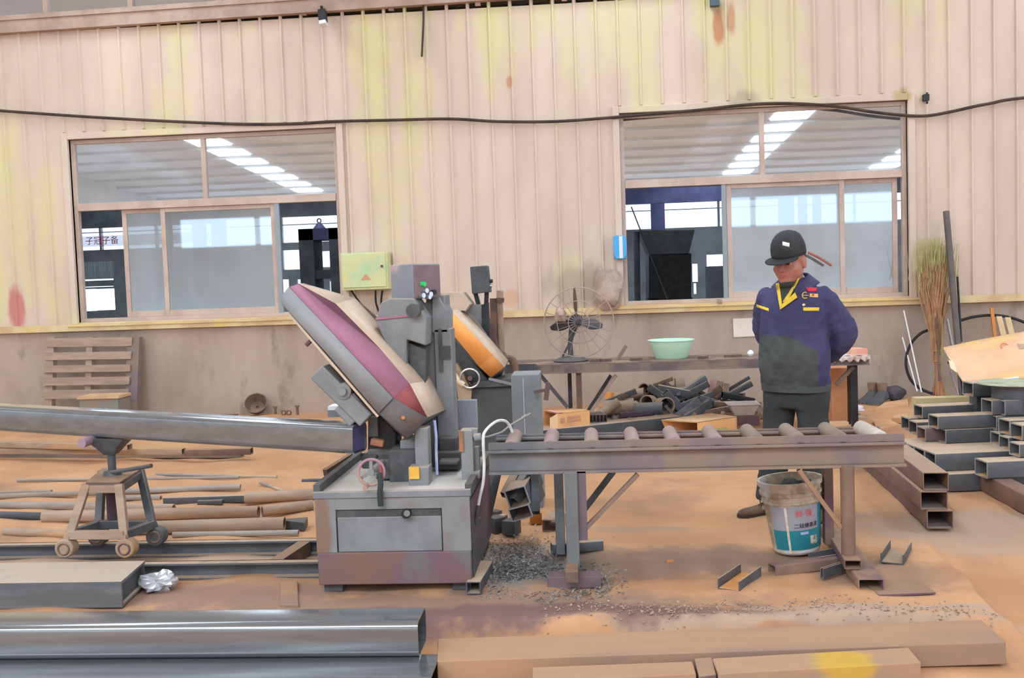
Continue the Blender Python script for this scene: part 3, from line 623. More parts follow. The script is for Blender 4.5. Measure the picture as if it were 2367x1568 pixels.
# ------------------------------------------------------------------ long square tube fed into the saw
pa = aY(815,1018,5.02); pb = aY(250,984.5,5.45); d = (pb-pa).normalized(); perp = Vv((-d.y,d.x,0)).normalized(); perp = perp if perp.y > 0 else -perp
tw = .147
pt = thing('square_tube', 'long bright square steel tube lying across the wheeled stand and fed into the band saw', 'steel tube', pa+perp*tw/2)
MB().rtube(pa+perp*tw/2, pa+perp*tw/2+d*4.6, tw, .148, .007, .028, k=8).build('tube_wall', m_bright, pt)
MB().obox(pa+perp*tw/2+d*.012, d*.003, perp*(tw/2-.008), Vv((0,0,.064))).build('end_cap', m_violet, pt)
# ------------------------------------------------------------------ wheeled jack stand
ZR = .085
yr0 = aZ(540,1300,ZR).y; yr1 = aZ(540,1251,ZR).y
fwl, fwr = aZ(148,1292,ZR), aZ(288,1292,ZR); rwr = aZ(358,1264,ZR); rwl = fwl+(rwr-fwr)
K = thing('roller_stand', 'brown wheeled jack stand with tapered legs carrying the long square tube', 'stand', ((fwl+rwr)/2).xy.to_3d()+Vv((0,0,ZR)))
zt_ = aY(235,1112,5.42).z
wr = .052
for p in (fwl,fwr,rwl,rwr):
    c = p+Vv((0,0,wr)); 
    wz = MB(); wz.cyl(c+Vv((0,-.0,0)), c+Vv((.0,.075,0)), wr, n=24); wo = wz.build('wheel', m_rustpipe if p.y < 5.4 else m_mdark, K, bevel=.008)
    MB().torus(c+Vv((0,-.001,0)), (0,1,0), .03, .006, 20, 6).build('wheel_hub', m_rust, wo)
ctr = (fwl+fwr+rwl+rwr)/4
top = [aZ(198,1120,zt_),aZ(277,1120,zt_),aZ(328,1087,zt_),aZ(236,1087,zt_)]
wood = m_rustpipe
mb = MB(); mb.poly([p+Vv((0,0,dz)) for dz in (-.012,.012) for p in top], [(3,2,1,0),(4,5,6,7),(0,1,5,4),(1,2,6,5),(2,3,7,6),(3,0,4,7)]); mb.build('top_plate', m_rust, K, bevel=.003)
zb_ = ZR+.12
bot = [Vv((p.x,p.y+.03,zb_)) for p in (fwl,fwr,rwr,rwl)]
bot = [ctr.xy.to_3d()+(b_-ctr).xy.to_3d()*.93+Vv((0,0,zb_)) for b_ in bot]
for i in range(4):
    t_ = top[i]+(Vv((ctr.x,ctr.y,top[i].z))-top[i])*.05
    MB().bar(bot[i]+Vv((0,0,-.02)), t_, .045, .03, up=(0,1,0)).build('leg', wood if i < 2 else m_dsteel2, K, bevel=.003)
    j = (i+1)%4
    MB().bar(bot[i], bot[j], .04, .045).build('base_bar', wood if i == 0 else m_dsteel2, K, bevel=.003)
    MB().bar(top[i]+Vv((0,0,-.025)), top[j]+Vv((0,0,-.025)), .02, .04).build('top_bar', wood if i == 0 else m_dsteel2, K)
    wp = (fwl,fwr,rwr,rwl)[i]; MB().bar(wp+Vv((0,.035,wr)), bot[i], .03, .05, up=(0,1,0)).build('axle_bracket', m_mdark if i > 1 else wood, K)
tc_ = (top[0]+top[1]+top[2]+top[3])/4
zhead = aY(250,1014,5.45).z
mb = MB(); mb.cyl((tc_.x,tc_.y,ZR+.13),(tc_.x,tc_.y,zt_),.042,n=18); mb.build('jack_cylinder', mat('maroon_paint',(82,54,62),(60,50,54),5), K)
mb = MB(); mb.cyl((tc_.x,tc_.y,zt_),(tc_.x,tc_.y,zhead-.06),.022,n=16); mb.cyl((tc_.x,tc_.y,zt_),(tc_.x,tc_.y,zt_+.035),.055,.045,n=18); mb.build('jack_screw', m_dsteel2, K)
mb = MB(); hh_ = Vv((tc_.x,tc_.y,zhead))
mb.loft([[hh_+Vv((x_,y_,-.1)) for x_,y_ in ((-.03,-.03),(.03,-.03),(.03,.03),(-.03,.03))],[hh_+Vv((x_,y_,-.055)) for x_,y_ in ((-.06,-.06),(.06,-.06),(.06,.08),(-.06,.08))],[hh_+Vv((x_,y_,-.005)) for x_,y_ in ((-.12,-.07),(.11,-.07),(.11,.1),(-.12,.1))]])
mb.build('support_head', m_mdark, K)
k = aY(192,1024,5.4); MB().cyl(k+Vv((0,-.02,0)),k+Vv((0,.12,0)),.026,n=16).build('side_roller', mat('mauve_steel',(158,130,140),None), K)
mb = MB(); k = Vv((tc_.x,tc_.y-.03,zt_+.03)); mb.cyl(k, k+(aY(350,1077,5.4)-k), .012, n=10); mb.build('jack_handle', m_dsteel2, K)
# ------------------------------------------------------------------ track rails
xl, xr = -5.2, -1.375
def rail(nm, lab, y, zt, fac):
    P = MB(); w_, h_, t_ = .06, ZR, .01
    P.box((xl,y,zt-t_),(xr,y+w_,zt)); P.box((xl,y,zt-h_),(xr,y+w_,zt-h_+t_)); P.box((xl,y+w_-t_,zt-h_),(xr,y+w_,zt))
    return tag(P.build(nm, fac), lab, 'rail', None)
rail('track_rail', 'front dark channel rail of the stand track, next to the band saw base', yr0-.02, ZR, m_dsteel)
rail('track_rail', 'rear dark channel rail behind the wheeled stand', yr1-.02, ZR, m_dsteel)
a, c = aZ(640,1297,ZR-.012), aZ(697,1262,ZR-.012)
tag(MB().bar((a.x,yr0+.045,ZR/2),(c.x,yr1-.025,ZR/2),.07,ZR-.004).build('cross_bar', m_rust), 'short angled cross bar joining the two track rails beside the saw', 'bar')
# ------------------------------------------------------------------ box beam at left, foreground tubes
zc_ = .125
f0 = aZ(283,1405,0); yb0 = f0.y; xe = f0.x; yb1 = aZ(335,1297,zc_).y
Bm = thing('box_section', 'dusty wide box section on the ground in front of the track at left', 'steel beam', (xe-.6,(yb0+yb1)/2,0))
xb = aZ(335,1297,zc_).x
mb = MB(); t_ = .012
mb.hexa([(-4.6,yb0,zc_-t_),(xe,yb0,zc_-t_),(xb,yb1,zc_-t_),(-4.6,yb1,zc_-t_),(-4.6,yb0,zc_),(xe,yb0,zc_),(xb,yb1,zc_),(-4.6,yb1,zc_)])
mb.hexa([(-4.59,yb0+.001,t_),(xe-.0005,yb0+.001,t_),(xe-.0005,yb0+t_,t_),(-4.59,yb0+t_,t_),(-4.59,yb0+.001,zc_-t_),(xe-.0005,yb0+.001,zc_-t_),(xe-.0005,yb0+t_,zc_-t_),(-4.59,yb0+t_,zc_-t_)])
mb.box((-4.59,yb1-t_,t_),(xb-.004,yb1-.001,zc_-t_)); mb.hexa([(-4.6,yb0,0),(xe,yb0,0),(xb,yb1,0),(-4.6,yb1,0),(-4.6,yb0,t_),(xe,yb0,t_),(xb,yb1,t_),(-4.6,yb1,t_)])
mb.build('section_wall', mat('box_section_steel',(118,118,118),(104,104,104),3,.5,.2,dust=(182,162,144),damt=.95,stretch=(.6,5,5)), Bm, fix=False)
MB().hexa([(xe-.03,yb0+t_,t_),(xe-.02,yb0+t_,t_),(xb-.02,yb1-t_,t_),(xb-.03,yb1-t_,t_),(xe-.03,yb0+t_,zc_-t_),(xe-.02,yb0+t_,zc_-t_),(xb-.02,yb1-t_,zc_-t_),(xb-.03,yb1-t_,zc_-t_)]).build('end_plate', m_dsteel2, Bm)
FYt = 3.97
zt2 = aY(480,1444,FYt).z; zb2 = aY(480,1527,FYt).z
xr_ = aY(966,1480,FYt).x
T = thing('square_tube', 'thick bright square steel tube across the lower left foreground, on top of another tube', 'steel tube', (xr_-1.2,FYt+.1,zb2))
MB().rtube((xr_,FYt+.105,(zt2+zb2)/2),(-4.2,FYt+.105,(zt2+zb2)/2),.21,zt2-zb2,.008,.034,k=8).build('tube_wall', m_bright, T)
xq = aY(1003,1550,3.86).x
T = thing('square_tube', 'lower foreground tube cut off by the bottom edge of the photo, under the bright tube', 'steel tube', (xq-1.2,3.9,-.1))
MB().rtube((xq,3.9,(zb2-.1)/2),(-4.2,3.9,(zb2-.1)/2),.27,zb2+.1,.008,.02,k=5).build('tube_wall', m_bright, T)
# foreground flat timbers / dusty beams at right
m_plank = mat('dust_covered_beam', (172,134,102), (160,126,102), 1.6, .9, c3=(146,120,104), s3=1.2, t3=.56, bump=.1, stretch=(.6,2,2))
def slab(name, lab, pts, zt, zb, m, cat='beam'):
    p = [aZ(x,y,zt) for x,y in pts]
    return tag(MB().hexa([Vv((v.x,v.y,zb)) for v in p]+p).build(name, m, bevel=.004), lab, cat)
slab('flat_beam', 'long dust-covered flat steel beam across the right foreground', [(1010,1529),(2326,1485),(2268,1433),(1012,1477)], .0, -.09, m_plank)
slab('flat_beam', 'short dusty beam at the bottom edge, left of the one with a yellow mark', [(1231,1575),(1609,1558),(1600,1529),(1231,1543)], .0, -.09, m_plank)
m_ply = mat('beam_yellow_mark', (174,136,104), (158,130,108), 1.6, .9, bump=.1, stretch=(.6,2,2), spots=[(tuple(aZ(1955,1550,-.03)), (.13,.2,.16), (196,156,58), .9)])
slab('flat_beam', 'dusty beam at the bottom right with a yellow paint mark on its front', [(1661,1558),(2129,1532),(2100,1497),(1647,1522)], .0, -.095, m_ply)
slab('cross_block', 'dark rusty block between the two short foreground beams', [(1615,1564),(1656,1560),(1646,1519),(1604,1522)], -.01, -.1, m_rust, 'block')
slab('timber_board', 'narrow brown board on the ground in front of the track, left of the saw', [(648,1398),(690,1398),(688,1343),(650,1343)], .02, -.003, m_plank, 'board')
# crumpled foil beside the box section
mb = blob(aZ(368,1360,0)+Vv((0,0,.03)), .075,.05,.045,.5,5,20,14)
tag(mb.build('crumpled_plastic', mat('shiny_plastic',(208,208,212),(176,174,176),9,.25,.3), smooth=False), 'crumpled shiny clear plastic beside the end of the box section', 'plastic')
# ------------------------------------------------------------------ pipes lying on the ground at left
def gp(px, py, r): # centre of a pipe of radius r lying on the ground, seen at a pixel of its axis
    return aZ(px, py, r)
def gpipe(a, b, r, m, lab, hollow=True, name='steel_pipe', cat='pipe', dz=0, grp=None):
    p, q_ = aZ(*a, r+dz), aZ(*b, r+dz)
    T = thing(name, lab, cat, ((p+q_)/2).xy.to_3d()+Vv((0,0,dz)), grp)
    if hollow:
        MB().pipe(p, q_, r, min(.006,r*.3), 20).build('pipe_wall', m, T); d = (q_-p).normalized()
        MB().cyl(p+d*.03, q_-d*.03, r*.9, n=16).build('shade_plug', m_inner, T)  # dark plug standing in for the shade inside the open pipe
    else: MB().cyl(p, q_, r, n=12).build('bar_body', m, T)
    return T
gpipe((40,1111),(552,1104),.012,m_pipegrey,'thin grey rod, farthest of the long pipes behind the wheeled stand',False,'steel_rod','rod')
gpipe((360,1097),(640,1103),.012,m_pipegrey,'thin pale rod right of the wheeled stand, behind the other pipes',False,'steel_rod','rod')
gpipe((-40,1150),(556,1126),.022,m_pipegrey,'slim dusty pipe ending near the middle of the pipe row')
gpipe((-60,1141),(120,1137),.016,m_pipegrey,'slim greenish grey pipe at the far left edge, behind the wheeled stand')
gpipe((-80,1166),(402,1175),.028,m_pipegrey,'medium grey pipe ending just right of the wheeled stand')
gpipe((250,1152),(372,1152),.02,m_pipegrey,'short pale pipe seen between the legs of the wheeled stand')
gpipe((-80,1189),(98,1194),.026,m_pipedark,'dark bluish pipe at the far left edge of the pipe row')
gpipe((100,1195),(598,1184),.04,m_rustpipe,'thick rusty pipe with a dark open end behind the wheeled stand')
gpipe((606,1183),(722,1168),.036,m_rustpipe,'thick dusty pipe between the open-ended pipe and the saw cabinet')
gpipe((566,1152),(728,1143),.04,m_rustpipe,'thick pale pipe close to the left side of the saw cabinet')
gpipe((300,1222),(658,1211),.042,m_rustpipe,'thick rusty pipe nearest the track, open end by the saw')
gpipe((12,1229),(165,1236),.026,m_rustpipe,'short rusty pipe left of the front legs of the wheeled stand')
gpipe((400,1237),(690,1232),.018,m_pipegrey,'slim grey pipe right behind the track rail')
gpipe((602,1116),(655,1136),.012,m_pipegrey,'thin pale stick lying askew among the pipes',False,'steel_rod','rod')
gpipe((698,1112),(760,1110),.014,m_pipedark,'short dark rod behind the saw cabinet corner',False,'steel_rod','rod')
def gtube(a, b, w, h, m, lab, name='square_tube', dz=0, grp=None, cat='steel tube', t=.005):
    p, q_ = aZ(*a, h/2+dz), aZ(*b, h/2+dz)
    return tag(MB().rtube(p, q_, w, h, t, .006).build(name, m), lab, cat, grp)
gtube((380,1158),(570,1152),.05,.05,m_dsteel,'short dark square tube lying among the pipes right of the wheeled stand')
gtube((458,1163),(515,1161),.035,.035,m_dsteel2,'very short dark offcut in front of the short square tube among the pipes')
tag(MB().prism([aZ(655,1218,0),aZ(655,1222,0),aZ(705,1228,0),aZ(712,1214,0)],(0,0,.05)).build('steel_offcut', m_mdark), 'dark angular steel offcut beside the open pipe end near the saw', 'offcut')
MB
# diagonal bar leaning at the saw corner
tag(MB().bar(aY(752,1094,5.55), aY(812,1056,5.75), .03, .04).build('flat_bar', m_rust), 'short rusty bar resting beside the left lip of the saw tray', 'bar')
# long tube stack in front of the pallet
for i,(a,b,dz,m,lab) in enumerate([((-60,1026),(300,1034),.12,m_rustpipe,'upper dusty long tube in the stack below the pallet'),((-60,1042),(425,1044),.06,m_rustpipe,'middle dusty long tube in the stack below the pallet'),((-60,1052),(560,1051),0,m_pipegrey,'lowest front dusty long tube in the stack below the pallet'),((430,1046),(582,1043),.055,m_rust,'short brown bundle bar at the right end of the dusty tube stack')]):
    gtube(a,b,.07,.055,m,lab,dz=dz)
# pallet leaning on the dado
PY = WY-.12
pal = thing('wooden_pallet', 'weathered wooden pallet leaning upright against the concrete dado at left', 'pallet', (aY(205,860,PY).x,PY-.1,0))
m_wood = mat('weathered_wood', (182,156,136), (162,138,120), 3, .9, stretch=(.6,4,4), bump=.1)
for i,(ya,yb,xo) in enumerate([(783,803,0),(816,833,-2),(846,862,-4),(874,892,-6),(903,923,-8)]):
    xl_, xr_p = 105+xo+(2 if i==0 else 0), 304-i*2
    lean = .10+.045*i
    a,bq,c,dq = [aY(x,y,PY-lean) for x,y in ((xl_,yb),(xr_p,yb-3),(xr_p+1,ya-3),(xl_+1,ya))]
    MB().prism([a,bq,c,dq],(0,.02,0)).build('slat', m_wood, pal)
for (x0_,x1_) in ((102,121),(196,210),(290,318)):
    yt, ybm = PY-.06, PY-.30
    a,bq = aY(x0_-6,932,ybm), aY(x1_-6,932,ybm); c,dq = aY(x1_+4,780,yt), aY(x0_+4,780,yt)
    a.z = bq.z = 0.0
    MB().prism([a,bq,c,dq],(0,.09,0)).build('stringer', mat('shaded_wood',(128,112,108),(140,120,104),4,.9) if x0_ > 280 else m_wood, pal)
T = thing('wood_crate', 'small broken wooden crate lid at the foot of the pallet', 'crate', aZ(245,934,0))
mb = MB(); a = aY(205,934,11.2); c = aY(290,906,11.2)
mb.box((a.x,11.0,0),(c.x,11.3,max(c.z-.05,.08))); mb.build('crate_body', mat('blueish_wood',(138,134,126),(150,130,112),5,.9), T)
MB().box((a.x-.02,10.98,max(c.z-.05,.08)),(c.x+.02,11.3,max(c.z-.05,.08)+.03)).build('lid', mat('pale_wood',(216,178,132),(196,160,124),5,.9), T)
# pot and small scrap on the ground by the wall
pc = aZ(594,960,0); P = thing('iron_pot', 'rusty iron pot lying tipped on the ground beside the wall', 'pot', pc)
ax = Vv((.1,-.8,.6)).normalized(); k = pc+Vv((0,0,.12))
mb = MB(); mb.lathe(k-ax*.06, [(.02,0),(.08,.01),(.11,.05),(.125,.11),(.135,.11),(.12,.05),(.09,-.01),(.02,-.02)], 24, ax); mb.build('bowl', m_rust, P)
rr = random.Random(3)
for i,(px,py,nm,lab) in enumerate([(548,948,'steel_offcut','small dark rusty offcut left of the tipped iron pot'),(530,956,'steel_rod','tiny rod end on the ground, leftmost of the scrap by the pot'),(563,950,'steel_offcut','dark block against the left side of the iron pot'),(626,948,'bolt','upright bolt just right of the iron pot'),(637,953,'bolt','short bolt second right of the iron pot'),(656,955,'nut','small ring nut in the row right of the iron pot'),(668,955,'nut','second small ring nut in the row right of the iron pot'),(688,955,'bolt','last upright bolt in the row right of the iron pot')]):
    p = aZ(px, py+6, 0)
    if nm == 'bolt':
        B = thing(nm, lab, nm, p); MB().cyl(p, p+Vv((0,0,.08+.02*(i%2))), .016, n=10).build('shank', m_rust, B); MB().cyl(p+Vv((0,0,.08+.02*(i%2))), p+Vv((0,0,.1+.02*(i%2))), .026, n=6).build('head', m_rust, B)
    elif nm == 'nut': tag(MB().torus(p+Vv((0,0,.035)), (0,1,0), .025, .01, 14, 6).build(nm, m_rust), lab, nm)
    elif nm == 'steel_rod': tag(MB().cyl(p+Vv((-.1,0,.012)), p+Vv((.1,.02,.012)), .012, n=8).build(nm, m_rust), lab, 'rod')
    else: tag(MB().rbox(p+Vv((0,0,.05)), .12,.08,.07, .4, .2, .1).build(nm, m_mdark), lab, 'offcut')
# ------------------------------------------------------------------ roller conveyor
CY = 5.0; CX0, CX1 = aY(1128,1060,CY).x, aY(2096,1055,CY).x
zT, zL, zB = aY(1600,1016,CY).z, aY(1600,1034,CY).z, aY(1600,1090,CY).z
m_cgrey = mat('conveyor_grey', (116,116,114), (102,102,102), 5, .6, dust=(150,136,124), damt=.5)
def conv_mat():  # paint worn from grey at the saw end to rust along its length
    m = mat('conveyor_beam', (122,121,120), (106,106,105), 5, .6); N = m.node_tree.nodes; L = m.node_tree.links
    b = N['Principled BSDF']; old = b.inputs['Base Color'].links[0].from_socket
    tc = N.new('ShaderNodeTexCoord'); sp = N.new('ShaderNodeSeparateXYZ'); L.new(tc.outputs['Object'], sp.inputs[0])
    nz = N.new('ShaderNodeTexNoise'); nz.inputs['Scale'].default_value = 3; L.new(tc.outputs['Object'], nz.inputs[0])
    ad = N.new('ShaderNodeMath'); ad.operation = 'MULTIPLY_ADD'; L.new(nz.outputs[0], ad.inputs[0]); ad.inputs[1].default_value = .9; L.new(sp.outputs[0], ad.inputs[2])
    r = N.new('ShaderNodeMapRange'); r.inputs[1].default_value = -.35; r.inputs[2].default_value = .25; L.new(ad.outputs[0], r.inputs[0])
    n2 = N.new('ShaderNodeTexNoise'); n2.inputs['Scale'].default_value = 5; L.new(tc.outputs['Object'], n2.inputs[0])
    r2 = N.new('ShaderNodeMapRange'); r2.inputs[1].default_value = .42; r2.inputs[2].default_value = .6; L.new(n2.outputs[0], r2.inputs[0])
    mx0 = N.new('ShaderNodeMix'); mx0.data_type = 'RGBA'; L.new(r2.outputs[0], mx0.inputs[0]); mx0.inputs[6].default_value = lin((146,124,106)); mx0.inputs[7].default_value = lin((132,112,110))
    mx = N.new('ShaderNodeMix'); mx.data_type = 'RGBA'; L.new(r.outputs[0], mx.inputs[0]); L.new(old, mx.inputs[6]); L.new(mx0.outputs[2], mx.inputs[7])
    L.new(mx.outputs[2], b.inputs['Base Color']); return m
m_conv = conv_mat()
V = thing('roller_conveyor', 'long rusty roller conveyor table in front of the worker, to the right of the saw', 'conveyor', ((CX0+CX1)/2,5.2,0))
def cbeam(y, sgn, nm, zT=zT):
    mb = MB(); mb.box((CX0,y,zL),(CX1,y+sgn*.008,zT)); mb.box((CX0,y-sgn*.03,zL-.012),(CX1,y+sgn*.05,zL)); mb.box((CX0,y+sgn*.012,zB),(CX1,y+sgn*.02,zL)); mb.box((CX0,y-sgn*.03,zB),(CX1,y+sgn*.05,zB+.014))
    return mb.build(nm, m_conv, V, bevel=.002)
cbeam(CY+.03, 1, 'side_beam'); YB = CY+.46; cbeam(YB, -1, 'side_beam', zL+.012)
rz_ = aY(1655,1024,CY+.05).z
fx = [aY(x,1024,CY+.05).x for x in (1180,1271,1367,1464,1560,1657,1752,1848,1946,2036)]
m_roll = mat('roller_rust', (150,128,116), (164,134,134), 3, .6, c3=(160,140,118), s3=2)
m_roll2 = mat('roller_brown', (146,126,112), (134,114,100), 3, .65); m_rollw = mat('roller_pale', (212,196,182), (190,176,164), 4, .5)
for i, x in enumerate(fx):
    r_ = .037 if i < 9 else .04
    m = m_roll if i < 6 else (m_roll2 if i < 9 else m_rollw)
    sw = MB(); sw.lathe((x,CY+.06,rz_), [(.012,0),(r_-.008,0),(r_,.006),(r_,.35),(r_-.008,.356),(.012,.356)], 28, (0,1,0))
    ro = sw.build('roller', m, V)
    MB().cyl((x,CY+.035,rz_),(x,YB-.035,rz_),.011,n=12).build('axle', m_rust, ro)
    MB().lathe((x,CY+.052,rz_), [(.008,0),(.02,0),(.02,.012),(.008,.012)], 16, (0,1,0)).build('bearing', mat('teal_grey',(150,164,168),None) if i == 9 else m_rust, ro)
    MB().box((x-.012,CY+.02,zT-.03),(x+.012,CY+.036,rz_-.004)).build('axle_clip', m_conv, ro)
    if i == 0: MB().cyl((x-.05,CY+.05,rz_-.025),(x+.04,CY+.05,rz_-.02),.012,n=10).build('seal', m_mdark, ro)
# legs
def vleg(px0, px1, Y, zbot, m, d=.06, rnd=False):
    a, c = aY(px0,1100,Y), aY(px1,1100,Y); w_ = c.x-a.x
    if rnd: return MB().cyl(((a.x+c.x)/2,Y+w_/2,zbot),((a.x+c.x)/2,Y+w_/2,zB+.01),w_/2,n=20).build('leg', m, V)
    return MB().box((a.x,Y,zbot),(c.x,Y+d,zB+.01)).build('leg', m, V, bevel=.003)
vleg(1304,1334,4.98,.06,m_cgrey); MB().box((aY(1334,1100,5.0).x,5.0,.2),(aY(1354,1100,5.0).x,5.06,zB+.01)).build('leg_gusset', mat('purple_rust',(116,98,104),(104,88,92),5), V)
vleg(1280,1301,5.40,.02,m_cgrey)
vleg(1946,1979,4.98,.1,mat('leg_brown',(136,108,90),(120,96,80),4,.5),rnd=True); vleg(1905,1926,5.40,.05,m_rust)
MB().bar((aY(1308,1300,4.96).x+.03,4.80,.075),(aY(1308,1300,4.96).x+.03,5.5,.05),.06,.05).build('foot_tube', m_rust, V)
zf = .058; a = aZ(1266,1362,0)
MB().box((a.x,a.y,0),(aZ(1390,1362,0).x,a.y+.1,zf)).build('foot_plate', mat('foot_mauve',(118,96,98),(104,86,88),5), V, bevel=.003)
MB().bar(aY(1418,1090,5.4), aY(1337,1196,5.4), .03,.03).build('brace', m_mdark, V)
MB().bar(aY(1474,1097,5.02), aY(1338,1238,5.02), .035,.02).build('brace', mat('brace_brown',(142,116,98),(128,104,90),4), V)
MB().bar(aY(1846,1086,5.02), aY(1944,1220,5.02), .035,.02).build('brace', mat('brace_tan',(160,124,96),(146,112,90),4), V)
# right foot: a tube running towards the camera and a short one on top
a, c = aZ(2014,1368,.0), aZ(1918,1236,0)
MB().rtube((a.x,a.y,.03),(c.x,c.y,.03),.115,.058,.005,.006).build('foot_tube', mat('tan_tube',(160,130,106),(138,110,92),3,.7,c3=(120,96,100),s3=3), V)
a2, c2 = aZ(1972,1318,.06), aZ(1940,1265,.06)
MB().rtube((a2.x,a2.y,.085),(c2.x,c2.y,.085),.08,.045,.005,.005).build('foot_tube', m_rust, V)
# ------------------------------------------------------------------ offcuts on the floor around the conveyor
def gchan(a, b, w, h, m, lab, up=(0,0,1), grp=None):
    return tag(MB().chan(aZ(*a,.004), aZ(*b,.004), w, h, .006).build('channel_offcut', m), lab, 'offcut', grp)
m_orin = mat('orange_inside', (220,152,92), (206,140,88), 4, .8)
a, b_ = aZ(1690,1362,.004), aZ(1735,1330,.004)
T = thing('channel_offcut', 'short U-channel offcut with an orange inside, alone on the floor in the foreground', 'offcut', (a+b_)/2)
d = (b_-a).normalized(); sd = d.cross(Vv((0,0,1))).normalized()
MB().chan(a-d*.03, b_+d*.0, .11, .05, .006).build('channel_wall', m_dsteel, T)
MB().obox((a+b_)/2-d*.015+Vv((0,0,.0075)), d*((b_-a).length/2+.012), sd*.047, Vv((0,0,.0015))).build('inside_paint', m_orin, T)
gchan((1884,1308),(1960,1294),.10,.055,m_dsteel,'U-channel offcut lying under the conveyor between the bucket and the foot tube')
gchan((1900,1338),(1950,1322),.02,.05,m_dsteel,'narrow dark offcut in front of the foot tube of the conveyor')
gchan((2062,1304),(2082,1272),.11,.05,m_dsteel,'U-channel offcut right of the conveyor foot on the dusty floor')
gtube((1784,1318),(1934,1298),.07,.055,mat('maroon_tube',(124,96,92),(150,124,100),3,.7),'brownish flat tube lying on the floor under the paint bucket','flat_tube')
gtube((1275,1268),(1392,1259),.06,.055,m_dsteel,'dark tube offcut with a dusty top behind the left conveyor leg')
tag(MB().rbox(aZ(2075,1360,0)+Vv((0,0,.004)), .26,.22,.008,.1).build('floor_plate', m_rust), 'flat rusty plate on the floor right of the conveyor foot tube', 'plate')
gtube((1094,1360),(1124,1310),.07,.06,m_dsteel,'open square tube offcut beside the right foot of the saw cabinet')
tag(MB().rbox(aZ(1549,1303,0)+Vv((0,0,.008)), .035,.02,.014,.3).build('orange_chip', m_ochre), 'tiny orange chip on the floor under the conveyor', 'chip')
# cut tubes standing and leaning between saw and conveyor leg
def ptube(p, q_, w, h, m, lab, grp=None, cap=True, t=.004):
    return tag(MB().rtube(p, q_, w, h, t, .004, up=(.3,.5,.8)).build('square_tube', m), lab, 'steel tube', grp)
Yl = 5.75
for i,(pa_,pb_,w_,m,lab) in enumerate([
    ((1122,1195),(1146,1092),.06,m_dsteel2,'leaning grey tube nearest the saw cabinet, under the conveyor'),
    ((1168,1146),(1196,1092),.055,m_dsteel,'dark leaning tube with a dark open lower end under the conveyor'),
    ((1186,1160),(1222,1092),.07,m_steel,'pale leaning tube second from the left conveyor leg'),
    ((1238,1186),(1236,1092),.06,m_dsteel2,'upright grey tube just left of the pale gap behind the conveyor leg')]):
    ptube(aY(*pa_,Yl-.04*i), aY(pb_[0],pb_[1],Yl+.12-.04*i), w_, w_*.8, m, lab)
m_cut = mat('cut_edge_pale', (206,204,202), (180,178,176), 8, .5)
k = aY(1202,1158,5.62); ex = (aY(1228,1140,5.62)-aY(1182,1154,5.62)).normalized()
T = thing('square_tube', 'open square tube with bright cut edges facing the camera, above its twin under the conveyor', 'steel tube', k)
kk = aY(1196,1150,5.62); upv = Vv((-ex.z,0,ex.x))
MB().rtube(kk, kk+Vv((.06,.3,.05)), .125, .11, .006, .008, up=upv).build('tube_wall', m_dsteel, T)
MB().rtube(kk+Vv((-.0006,-.004,-.0006)), kk+Vv((0,.0,0)), .127, .112, .007, .008, up=upv).build('cut_edge', m_cut, T)
kk2 = aY(1203,1186,5.60)
T = thing('square_tube', 'lower open tube with bright cut edges facing the camera, under the conveyor', 'steel tube', kk2)
MB().rtube(kk2, kk2+Vv((.06,.3,.05)), .125, .075, .006, .008, up=upv).build('tube_wall', m_dsteel, T)
MB().rtube(kk2+Vv((-.0006,-.004,-.0006)), kk2, .127, .077, .007, .008, up=upv).build('cut_edge', m_cut, T)
for (px,py,s_,m,lab,nm) in [(1146,1232,.09,m_mdark,'dark cube offcut nearest the saw cabinet on the chip pile','steel_block'),(1182,1238,.085,m_mdark,'second dark cube offcut on the chip pile, right of the first','steel_block'),(1145,1205,.06,m_mdark,'dark lump of scrap behind the two cube offcuts','scrap_lump'),(1160,1212,.05,m_dsteel,'small steel scrap beside the dark lump under the leaning tubes','scrap_lump'),(1238,1212,.07,m_ochre,'orange-faced offcut beneath the upright grey tube','steel_offcut')]:
    tag(MB().rbox(aZ(px,py,0)+Vv((0,.03,s_/2)), s_,s_,s_,.35+px*.01).build(nm, m, bevel=.003), lab, 'offcut')
gtube((1272,1216),(1292,1194),.1,.07,mat('dusty_channel',(180,150,126),(150,112,104),3),'short dusty tube offcut lying left of the front conveyor leg')
# swarf heap
rs = random.Random(11); mb = MB()
for i in range(2600):
    if i < 1900: px, py = rs.gauss(1190,52), rs.gauss(1310,36)
    else: px, py = rs.gauss(1330,70), rs.gauss(1350,22)
    if not (1095 < px < 1450 and 1215 < py < 1405): continue
    p = aZ(px,py,0); p.z = .004+.02*math.exp(-((px-1185)/70)**2-((py-1300)/45)**2)*rs.random()
    d = Vv((rs.uniform(-1,1),rs.uniform(-1,1),rs.uniform(-.3,.5))).normalized()*rs.uniform(.004,.014); e = Vv((-d.y,d.x,.2*d.length)).normalized()*.003
    mb.poly([p-d-e,p+d-e,p+d+e,p-d+e+Vv((0,0,.004))],[(0,1,2,3)])
o = mb.build('metal_swarf', mat('swarf',(150,148,146),(112,110,108),30,.4,.4), fix=False, smooth=False); tag(o, 'scattered grey metal cutting chips on the floor between saw and conveyor leg', 'swarf', kind='stuff')
